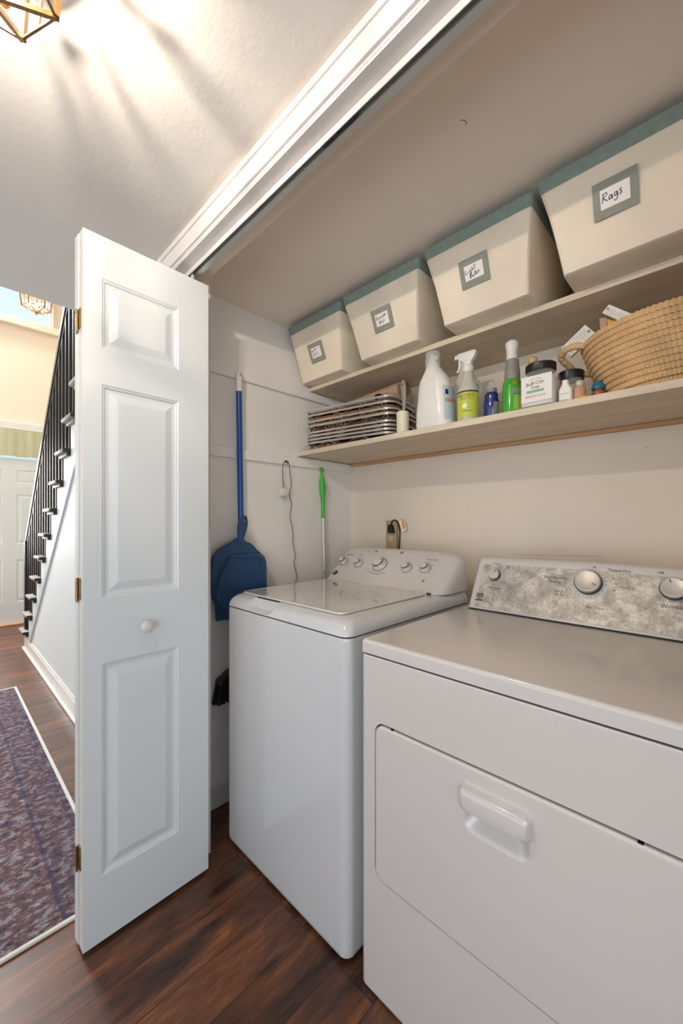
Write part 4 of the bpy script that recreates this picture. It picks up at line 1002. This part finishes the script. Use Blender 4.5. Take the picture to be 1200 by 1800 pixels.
# --- rolled tan bag lying on the trays
t = thing('rolled_bag', 'folded tan paper bag lying on top of the tray stack', 'bag', (-1.12, 1.40, ZS+.21))
b = B(); rings = []
for k in range(9):
    f = k/8; p = tor+tu*(.08+.40*f)+tv*(.07)+Vector((0, 0, ZS+.2085)); hw = .035+.045*f; hh_ = .008+.082*f
    ring = []
    for a in range(16):
        an = 2*PI*a/16; ring.append(p+tv*(hw+hw*math.cos(an))+Vector((0, 0, hh_*.5+hh_*.5*math.sin(an)*(1 if math.sin(an) > 0 else 1))))
    rings.append(ring)
loft(b, rings); obj('bag_body', b, M['bag'], t)
b = B(); p = tor+tu*.485+tv*.13+Vector((0, 0, ZS+.258)); pts = []
for j in range(26):
    a = j*.42; r_ = .038-.0011*j; pts.append(p+tv*r_*math.cos(a)*1.4+Vector((0, 0, r_*math.sin(a))))
for q0, q1 in zip(pts, pts[1:]):
    d = tu*.012; vs = [b.verts.new(x) for x in (q0-d, q1-d, q1+d, q0+d)]; b.faces.new(vs)
bmesh.ops.solidify(b, geom=b.faces[:], thickness=.0012); obj('rolled_end', b, M['bag'], t)
t = thing('dark_strap', 'dark brown folded strap on the tray stack beside the tan bag', 'strap', tor+tu*.40+Vector((0, 0, ZS+.21)))
b = B(); pts = [tor+tu*x+tv*(.02)+Vector((0, 0, ZS+z)) for x, z in ((.385, .208), (.395, .222), (.41, .226), (.43, .220), (.45, .212), (.47, .2085))]
for q0, q1 in zip(pts, pts[1:]):
    vs = [b.verts.new(x) for x in (q0, q1, q1+tv*.03, q0+tv*.03)]; b.faces.new(vs)
bmesh.ops.remove_doubles(b, verts=b.verts, dist=.0001); bmesh.ops.solidify(b, geom=b.faces[:], thickness=.003); obj('strap_band', b, M['wickerd'], t)
# --- brush in ribbed cup
cx, cy = -.938, 1.312
t = thing('dish_brush', 'grey-handled brush standing head down in a cream ribbed cup', 'brush', (cx, cy, ZS))
b = B(); seg = 48; rings = []
for z, r in ((0, .0225), (.003, .0235), (.085, .0245), (.090, .0245), (.0905, .0215), (.03, .020)):
    rings.append([(cx+(r*(1+.03*(k % 2) if z < .086 else r/r*1))*math.cos(2*PI*k/seg) if False else cx+r*(1+(.035 if k % 2 and .002 < z < .087 else 0))*math.cos(2*PI*k/seg), cy+r*(1+(.035 if k % 2 and .002 < z < .087 else 0))*math.sin(2*PI*k/seg), ZS+z) for k in range(seg)])
loft(b, rings); obj('ribbed_cup', b, M['cream'], t)
b = B(); rings = []
for z, wy, wx in ((.04, .006, .005), (.088, .007, .006), (.105, .0075, .006), (.13, .009, .006), (.16, .0115, .0065), (.19, .0125, .0065), (.205, .0115, .006), (.215, .008, .005), (.219, .003, .003)):
    off = -.004+.010*math.sin(z*12)
    rings.append([(cx+off+wy*math.cos(2*PI*k/18), cy+wx*math.sin(2*PI*k/18), ZS+z) for k in range(18)])
loft(b, rings); bh = obj('brush_handle', b, M['greybr'], t)
cc = B(); tube(cc, [(cx+.002, cy-.03, ZS+.198), (cx+.002, cy+.03, ZS+.198)], .0042, 12); cut(bh, cc)
# --- detergent jugs
def jug(name, label, cx, cy, s, cap, label_mats):
    t = thing(name, label, 'detergent jug', (cx, cy, ZS))
    b = B(); rings = []
    prof = [(0, .070, .042), (.004, .0745, .046), (.02, .077, .048), (.06, .0755, .048), (.10, .071, .047), (.135, .0675, .046), (.165, .064, .046), (.185, .058, .044), (.205, .047, .041), (.220, .037, .036), (.232, .030, .030), (.240, .025, .026), (.254, .0225, .0225)]
    for z, rx, ry in prof:
        ring = []
        for k in range(36):
            a = 2*PI*k/36; ca, sa = math.cos(a), math.sin(a)
            e_ = .75 if z < .2 else .95
            x = math.copysign(abs(ca)**e_, ca)*rx*s; y = math.copysign(abs(sa)**e_, sa)*ry*s
            sh = -.012*s*max(0, (z-.17)/.09) if z > .17 else 0
            ring.append((cx+x+sh, cy+y, ZS+z*s))
        rings.append(ring)
    loft(b, rings); o = obj('jug_body', b, M['jug'], t)
    b = B(); tube(b, curve_pts([(cx+.004*s, cy-.0455*s, ZS+.175*s), (cx+.014*s, cy-.0450*s, ZS+.182*s), (cx+.022*s, cy-.0440*s, ZS+.165*s), (cx+.021*s, cy-.0450*s, ZS+.130*s), (cx+.030*s, cy-.0455*s, ZS+.090*s)], 5), .0022*s, 8); obj('handle_seam', b, M['jug'], t)
    nx = cx-.012*s
    if cap == 'clear':
        b = B(); lathe(b, [(.014*s, .248*s), (.014*s, .275*s), (.010*s, .280*s), (.010*s, .286*s), (0, .288*s)], nx, cy, ZS, seg=24); box(b, nx+.002, nx+.022*s, cy-.005, cy+.005, ZS+.266*s, ZS+.280*s, .002, 1); obj('spout', b, M['whitepl'], t)
        b = B(); lathe(b, [(.0295*s, .230*s), (.0300*s, .250*s), (.0290*s, .290*s), (.0265*s, .296*s), (0, .297*s)], nx, cy, ZS, seg=32); lathe(b, [(0, .2955*s), (.0255*s, .2945*s), (.0278*s, .289*s), (.0285*s, .250*s), (.0280*s, .230*s)], nx, cy, ZS, seg=32); obj('measuring_cap', b, M['clear'], t)
    else:
        b = B(); lathe(b, [(.026*s, .245*s), (.027*s, .262*s), (.026*s, .285*s), (.022*s, .290*s), (0, .291*s)], nx, cy, ZS, seg=28); obj('screw_cap', b, M['whitepl'], t)
    def patch(a0, a1, z0, z1, m, nm, off=.0008):
        b = B(); n = 8; grid = []
        zz = [z0+(z1-z0)*j/4 for j in range(5)]
        for z in zz:
            for q0, q1 in zip(prof, prof[1:]):
                if q0[0] <= z/s <= q1[0]: f = (z/s-q0[0])/(q1[0]-q0[0]); rx = q0[1]+(q1[1]-q0[1])*f; ry = q0[2]+(q1[2]-q0[2])*f
            row = []
            for i in range(n+1):
                a = a0+(a1-a0)*i/n; ca, sa = math.cos(a), math.sin(a)
                row.append(b.verts.new((cx+math.copysign(abs(ca)**.75, ca)*(rx*s+off), cy+math.copysign(abs(sa)**.75, sa)*(ry*s+off), ZS+z)))
            grid.append(row)
        for r0, r1 in zip(grid, grid[1:]):
            for i in range(n): b.faces.new((r0[i], r0[i+1], r1[i+1], r1[i]))
        obj(nm, b, m, t)
    D = math.radians
    for a0, a1, z0, z1, m, nm in label_mats: patch(D(a0), D(a1), z0*s, z1*s, M[m], nm)
    return t
jug('detergent_jug', 'large milky white detergent jug with clear measuring cap, front of the shelf', -.797, 1.326, .99, 'clear', [(-46, 30, .022, .15, 'skyp', 'side_label'), (-40, 20, .088, .102, 'orange', 'label_stripe'), (-36, -20, .115, .135, 'bluel', 'label_mark')])
jug('detergent_jug', 'smaller whitish jug with green label corner, half hidden behind the detergent jug', -.735, 1.46, .97, 'screw', [(-75, -25, .15, .178, 'green', 'label_corner')])
# --- lemon spray bottle
cx, cy = -.662, 1.320
t = thing('spray_bottle', 'trigger spray bottle with yellow-green lemon label and white sprayer head', 'spray bottle', (cx, cy, ZS))
b = B(); lathe(b, [(.034, 0), (.0370, .003), (.0375, .010), (.0375, .108), (.036, .118), (.028, .136), (.021, .150), (.0180, .165), (.0168, .190), (0, .190)], cx, cy, ZS, seg=36); obj('bottle_body', b, M['frost'], t)
def wrap(cx, cy, r, z0, z1, a0, a1, m, nm, parent, n=20):
    b = B(); A = []
    for z in (z0, z1): A.append([b.verts.new((cx+r*math.cos(a0+(a1-a0)*i/n), cy+r*math.sin(a0+(a1-a0)*i/n), ZS+z)) for i in range(n+1)])
    for i in range(n): b.faces.new((A[0][i], A[0][i+1], A[1][i+1], A[1][i]))
    o = obj(nm, b, m, parent); return o
def cyl_text(bm, txt, cx, cy, r, a0, z, size):
    t0 = B(); text_bm(t0, txt, (0, 0, 0), (1, 0, 0), (0, 1, 0), size, 0)
    vm = {}
    for v_ in t0.verts:
        a = a0+v_.co.x/r; vm[v_] = bm.verts.new((cx+r*math.cos(a), cy+r*math.sin(a), ZS+z+v_.co.y))
    for f in t0.faces:
        try: bm.faces.new([vm[q] for q in f.verts])
        except Exception: pass
    t0.free()
lb = wrap(cx, cy, .0379, .014, .102, math.radians(-175), math.radians(-2), M['lemon'], 'label', t)
wrap(cx, cy, .0380, .100, .106, math.radians(-175), math.radians(-2), M['ink'], 'label_top_line', t)
b = B(); af = math.radians(-72)
cyl_text(b, "MEYER'S", cx, cy, .0383, af-.12, .088, .0175); cyl_text(b, 'CLEAN DAY', cx, cy, .0383, af-.08, .077, .0085)
cyl_text(b, 'SURFACE', cx, cy, .0383, af+.05, .034, .0090)
for k in range(6): cyl_text(b, '- - - - -', cx, cy, .0383, af+.25, .046+.0045*k, .0060)
obj('label_text', b, M['ink'], t, False)
b = B(); a = af-.15; o_ = Vector((cx+.0383*math.cos(a), cy+.0383*math.sin(a), ZS+.052)); lathe(b, [(.0085, 0), (.0085, .0005), (0, .0006)], axis=(o_, (math.cos(a), math.sin(a), 0)), seg=24); obj('label_roundel', b, M['card'], t)
b = B(); lathe(b, [(.0185, .180), (.019, .184), (.019, .200), (.016, .203), (.015, .206), (0, .206)], cx, cy, ZS, seg=28)
box(b, cx-.014, cx+.014, cy-.011, cy+.011, ZS+.203, ZS+.225, .004, 2)
loft(b, [[(x, y, ZS+z) for x, y in rrect(cx+x0, cx+x1, cy-.0105, cy+.0105, .004, 3)] for z, x0, x1 in ((.216, -.014, .016), (.226, -.030, .024), (.236, -.038, .030), (.248, -.040, .032), (.2505, -.036, .026))])
box(b, cx-.050, cx-.036, cy-.008, cy+.008, ZS+.234, ZS+.2485, .002, 1)
obj('sprayer_head', b, M['whitepl'], t)
b = B(); tube(b, curve_pts([(cx-.030, cy, ZS+.238), (cx-.033, cy, ZS+.222), (cx-.029, cy, ZS+.210), (cx-.036, cy, ZS+.196), (cx-.042, cy, ZS+.186)], 4), [.0045]*16+[.003], 8) if False else tube(b, [(cx-.030, cy, ZS+.238), (cx-.033, cy, ZS+.224), (cx-.031, cy, ZS+.211), (cx-.036, cy, ZS+.198), (cx-.043, cy, ZS+.188)], [.0055, .005, .0045, .0042, .003], 8); obj('trigger', b, M['whitepl'], t)
# --- blue bottle
cx, cy = -.583, 1.330
t = thing('blue_bottle', 'small dark blue bottle with clear cap behind the shelf edge', 'bottle', (cx, cy, ZS))
b = B(); lathe(b, [(.023, 0), (.0255, .003), (.0255, .060), (.0225, .072), (.0235, .078), (.0225, .086), (.018, .091), (0, .091)], cx, cy, ZS, seg=28, sy=.8); obj('bottle_body', b, M['bluel'], t)
b = B(); lathe(b, [(.0165, .090), (.0185, .093), (.0185, .104), (.015, .105), (0, .105)], cx, cy, ZS, seg=24); obj('collar', b, M['greysl'], t)
b = B(); lathe(b, [(.016, .104), (.016, .112), (.009, .120), (.007, .130), (0, .131)], cx, cy, ZS, seg=24); obj('clear_cap', b, M['clear'], t)
wrap(cx, cy, .0262, .012, .055, math.radians(-50), math.radians(0), M['greysl'], 'back_label', t)
# --- green bottle
cx, cy = -.508, 1.318
t = thing('green_spray_bottle', 'bright green liquid sprayer bottle with grey sleeve and white round top', 'spray bottle', (cx, cy, ZS))
b = B(); lathe(b, [(.028, 0), (.0305, .003), (.0305, .090), (.0285, .104), (.022, .114), (0, .115)], cx, cy, ZS, seg=32); obj('bottle_body', b, M['greenl'], t)
b = B(); lathe(b, [(.0215, .112), (.0245, .120), (.0225, .150), (.0200, .165), (.0205, .176), (.0175, .179), (0, .179)], cx, cy, ZS, seg=30); obj('grey_sleeve', b, M['greysl'], t)
b = B(); lathe(b, [(.0168, .176), (.0175, .180), (.0165, .200), (.0175, .212), (.0205, .222), (.0195, .234), (.012, .242), (0, .244)], cx-.001, cy, ZS, seg=28); obj('sprayer_top', b, M['whitepl'], t)
wrap(cx, cy, .0309, .062, .078, math.radians(-70), math.radians(-10), M['greysl'], 'label', t); wrap(cx, cy, .0309, .090, .100, math.radians(-66), math.radians(-42), M['orange'], 'sticker', t)
wrap(cx, cy, .0309, .010, .056, math.radians(-60), math.radians(-8), M['lime'], 'ingredients_label', t)
# --- big square jar
jx0, jx1, jy0, jy1 = -.474, -.374, 1.282, 1.375
cx, cy = (jx0+jx1)/2, (jy0+jy1)/2
t = thing('laundry_soap_jar', 'square clear jar of white powder with black lid and teal stripe label', 'jar', (cx, cy, ZS))
b = B(); rings = []
for z, i in ((0, .004), (.003, .001), (.008, 0), (.100, 0), (.108, .003), (.114, .009), (.117, .012), (.124, .012)):
    rings.append([(x, y, ZS+z) for x, y in rrect(jx0+i, jx1-i, jy0+i, jy1-i, .016+i*.8, 6)])
loft(b, rings); obj('jar_glass', b, M['clear'], t)
b = B(); rings = [[(x, y, ZS+z) for x, y in rrect(jx0+.0035, jx1-.0035, jy0+.0035, jy1-.0035, .014, 6)] for z in (.0085, .088, .090)]; loft(b, rings); obj('soap_powder', b, M['powder'], t)
b = B(); rings = []
for z, i in ((.118, .007), (.1195, .006), (.140, .006), (.1425, .008), (.143, .012)): rings.append([(x, y, ZS+z) for x, y in rrect(jx0+i, jx1-i, jy0+i, jy1-i, .040, 8)])
loft(b, rings); obj('lid', b, M['black'], t)
b = B(); box(b, jx0+.008, jx1-.004, jy0-.0008, jy0-.0001, ZS+.018, ZS+.098); lb = obj('label', b, M['card'], t, False)
b = B(); box(b, cx-.026, cx+.024, jy0-.0013, jy0-.0008, ZS+.046, ZS+.054); obj('label_stripe', b, M['teallab'], t, False)
FX, FZ = (1, 0, 0), (0, 0, 1)
b = B(); text_bm(b, 'Buff City', (cx-.002, jy0-.0011, ZS+.074), (1, 0, .10), FZ, .0145); text_bm(b, 'Soap', (cx+.0, jy0-.0011, ZS+.062), (1, 0, .06), FZ, .0125)
tube(b, [(cx-.018+.036*k/10, jy0-.001, ZS+.083+.006*math.sin(PI*k/10)) for k in range(11)], .0005, 4); obj('label_text', b, M['ink'], t, False)
b = B(); text_bm(b, 'BAKING SODA', (cx, jy0-.0011, ZS+.035), FX, FZ, .0090); obj('label_small_text', b, M['orange'], t, False)
# wooden scoop on the jar
t = thing('wooden_scoop', 'pale wooden knob of a scoop resting on the square jar lid', 'scoop', (cx-.018, cy-.010, ZS+.143))
sx_, sy_ = cx-.022, cy-.005
b = B(); lathe(b, [(.004, .0), (.006, .003), (.012, .008), (.0145, .016), (.013, .024), (.007, .029), (0, .030)], sx_, sy_, ZS+.1432, seg=24); obj('scoop_bowl', b, M['wood'], t)
b = B(); tube(b, [(sx_+.008, sy_, ZS+.158), (sx_+.020, sy_+.004, ZS+.150), (sx_+.026, sy_+.006, ZS+.1475)], [.004, .004, .0035], 10); obj('scoop_handle', b, M['pink'], t)
# second jar and the two small bottles before it
cx, cy = -.356, 1.392
t = thing('glass_jar', 'round clear jar with black lid standing behind two small bottles', 'jar', (cx, cy, ZS))
b = B(); lathe(b, [(.036, 0), (.039, .003), (.039, .078), (.034, .088), (.032, .096), (0, .096)], cx, cy, ZS, seg=32); obj('jar_glass', b, M['clear'], t)
b = B(); lathe(b, [(.036, .002), (.0365, .004), (.0365, .055), (0, .056)], cx, cy, ZS, seg=28); obj('jar_contents', b, M['pink'], t)
b = B(); lathe(b, [(.036, .092), (.0365, .094), (.0365, .116), (.034, .118), (0, .118)], cx, cy, ZS, seg=32); obj('lid', b, M['black'], t)
cx, cy = -.350, 1.318
t = thing('white_bottle', 'small cream-white squat bottle beside the square jar', 'bottle', (cx, cy, ZS))
b = B(); loft(b, [[(x, y, ZS+z) for x, y in rrect(cx-w_, cx+w_, cy-.013, cy+.013, min(.008, w_*.6), 4)] for z, w_ in ((0, .0165), (.002, .018), (.044, .018), (.056, .010), (.060, .008), (.070, .008), (.0705, .006))]); obj('bottle_body', b, M['card'], t)
b = B(); text_bm(b, '|||||||||', (cx-.002, cy-.0136, ZS+.009), FX, FZ, .011); box(b, cx-.012, cx+.010, cy-.0136, cy-.0132, ZS+.030, ZS+.031); obj('printed_text', b, M['ink'], t, False)
cx, cy = -.317, 1.330
t = thing('pink_label_bottle', 'small bottle with brownish pink label and frosted cap between jar and basket', 'bottle', (cx, cy, ZS))
b = B(); lathe(b, [(.015, 0), (.0165, .002), (.0165, .040), (.011, .050), (.008, .054), (0, .054)], cx, cy, ZS, seg=22); obj('bottle_body', b, M['pink'], t)
b = B(); lathe(b, [(.0095, .050), (.010, .052), (.010, .064), (.008, .066), (0, .066)], cx, cy, ZS, seg=20); obj('cap', b, M['frost'], t)
p = on_y(1009, 704, 1.292)
t = tag(obj('tape_ring', tube(B(), [(-.300+.0125*math.cos(a), 1.297+.0125*math.sin(a), ZS+.0045) for a in [2*PI*k/24 for k in range(24)]], .0042, 8, closed=True), M['yellow']), 'small yellow ring lying on the shelf edge before the small bottles', 'ring')
cx, cy = -.276, 1.365
t = thing('teal_capped_bottle', 'small amber bottle with bright teal cap beside the woven basket', 'bottle', (cx, cy, ZS))
b = B(); lathe(b, [(.0165, 0), (.018, .002), (.018, .030), (.013, .036), (.012, .044), (0, .044)], cx, cy, ZS, seg=24); obj('bottle_body', b, M['amber'], t)
b = B(); lathe(b, [(.0185, .040), (.019, .043), (.017, .050), (.013, .060), (.006, .064), (0, .065)], cx, cy, ZS, seg=14); obj('cap', b, M['tealcap'], t)

# --- coiled basket
bcx, bcy = -.100, 1.452
t = thing('woven_basket', 'coiled straw rope basket with side loop handle, right end of the shelf', 'basket', (bcx, bcy, ZS))
def rope_ring(bm, cx, cy, z, rx, ry, r, twists, seg=260, n=7, ph=0):
    rings = []
    for i in range(seg):
        a = 2*PI*i/seg; c = Vector((cx+rx*math.cos(a), cy+ry*math.sin(a), z)); out = Vector((math.cos(a)/rx, math.sin(a)/ry, 0)).normalized()
        ring = []
        for k in range(n):
            q = 2*PI*k/n; rr_ = r*(1+.17*math.sin(twists*a+q*1.6+ph))
            ring.append(bm.verts.new(c+out*math.cos(q)*rr_*.85+Vector((0, 0, 1))*math.sin(q)*rr_))
        rings.append(ring)
    for i in range(seg):
        a, b_ = rings[i], rings[(i+1) % seg]
        for k in range(n): bm.faces.new((a[k], a[(k+1) % n], b_[(k+1) % n], b_[k]))
b = B(); rows_ = 12
for j in range(rows_):
    f = j/(rows_-1); z = ZS+.0110+.171*f; g_ = f**.72
    rope_ring(b, bcx, bcy, z, .155+.075*g_, .150+.050*g_, .0093, 118, seg=620, n=6, ph=j*1.3)
lathe(b, [(0, .004), (1, .004), (1, .010), (0, .010)], bcx, bcy, ZS, seg=40, sx=.150, sy=.145)
obj('coiled_body', b, M['rope'], t)
b = B(); hx = bcx-.226
pts = curve_pts([(hx+.02, bcy-.075, ZS+.182), (hx-.014, bcy-.085, ZS+.186), (hx-.044, bcy-.080, ZS+.182), (hx-.056, bcy-.060, ZS+.168), (hx-.044, bcy-.035, ZS+.150), (hx-.025, bcy+.004, ZS+.130), (hx+.012, bcy+.004, ZS+.120)], 10)
tube(b, pts, [.0100*(1+.08*math.sin(i*1.1)) for i in range(len(pts))], 10); obj('loop_handle', b, M['rope'], t)
def pack(name, label, corners, th, mt, lines=True, extra=None):
    """flat carton standing tilted in the basket: four corners + thickness"""
    c = [Vector(p) for p in corners]; u = (c[1]-c[0]).normalized(); v = (c[3]-c[0]).normalized(); n = u.cross(v).normalized()
    if n.y > 0: n = -n
    t = thing(name, label, 'package', sum(c, Vector())/4)
    b = B(); loft(b, [c, [p-n*th for p in c]]); obj('carton', b, mt, t, False)
    if lines:
        b = B(); W = (c[1]-c[0]).length; Hh = (c[3]-c[0]).length
        for k in range(7):
            o_ = c[3]-v*(Hh*(.15+.09*k))+u*W*.12+n*.0006; bar(b, o_, o_+u*W*(.5+.2*((k*7) % 3)/2), .0008, .0004, n)
        o_ = c[3]-v*(Hh*.08)+u*W*.45+n*.0006; bar(b, o_, o_+u*W*.22, .006, .0004, n)
        obj('print_lines', b, M['pencil'], t, False)
    return t
def yy(px, py, y): return on_y(px, py, y)
# crop frame of the basket picture: scale 5.4545, origin (980, 530)
def bq(x, y, d): return on_y(980+x/5.4545, 530+y/5.4545, d)
def card_from(a, b_, d, drop):   # two top corners + drop vector downwards
    return None
def quadpack(name, label, tl, tr, depth, length, th, m):
    a, c_ = bq(*tl, depth), bq(*tr, depth); u = (c_-a).normalized(); dn_ = Vector((u.z, 0, -u.x)); dn_ = dn_ if dn_.z < 0 else -dn_
    return pack(name, label, [a+dn_*length, c_+dn_*length, c_, a], th, m)
quadpack('bulb_package', 'white printed carton with teal lower part leaning out of the basket left side', (262, 222), (362, 305), 1.455, .088, .012, M['card'])
a, c_ = bq(425, 108, 1.42), bq(490, 28, 1.42); u = (c_-a).normalized(); dn_ = (bq(760, 140, 1.42)-c_).normalized()
pack('bulb_package', 'white hang-tab package lying slanted on top of the basket contents', [a+dn_*.085, c_+dn_*.085, c_, a], .010, M['card'])
a, c_ = bq(470, 165, 1.44), bq(590, 205, 1.44); tt = pack('yellow_package', 'yellow and clear package peeking out of the basket middle', [a+Vector((.004, 0, -.06)), c_+Vector((0, 0, -.05)), c_, a], .01, M['yellow'], False)
a, c_ = bq(398, 160, 1.44), bq(468, 155, 1.44); tt = pack('brown_package', 'brownish clear-windowed package beside the yellow one in the basket', [a+Vector((.004, 0, -.06)), c_+Vector((0, 0, -.06)), c_, a], .01, M['pink'], False)
b = B(); tube(b, [bq(575, 10, 1.45), bq(650, 85, 1.45), bq(760, 150, 1.45)], .0006, 5);
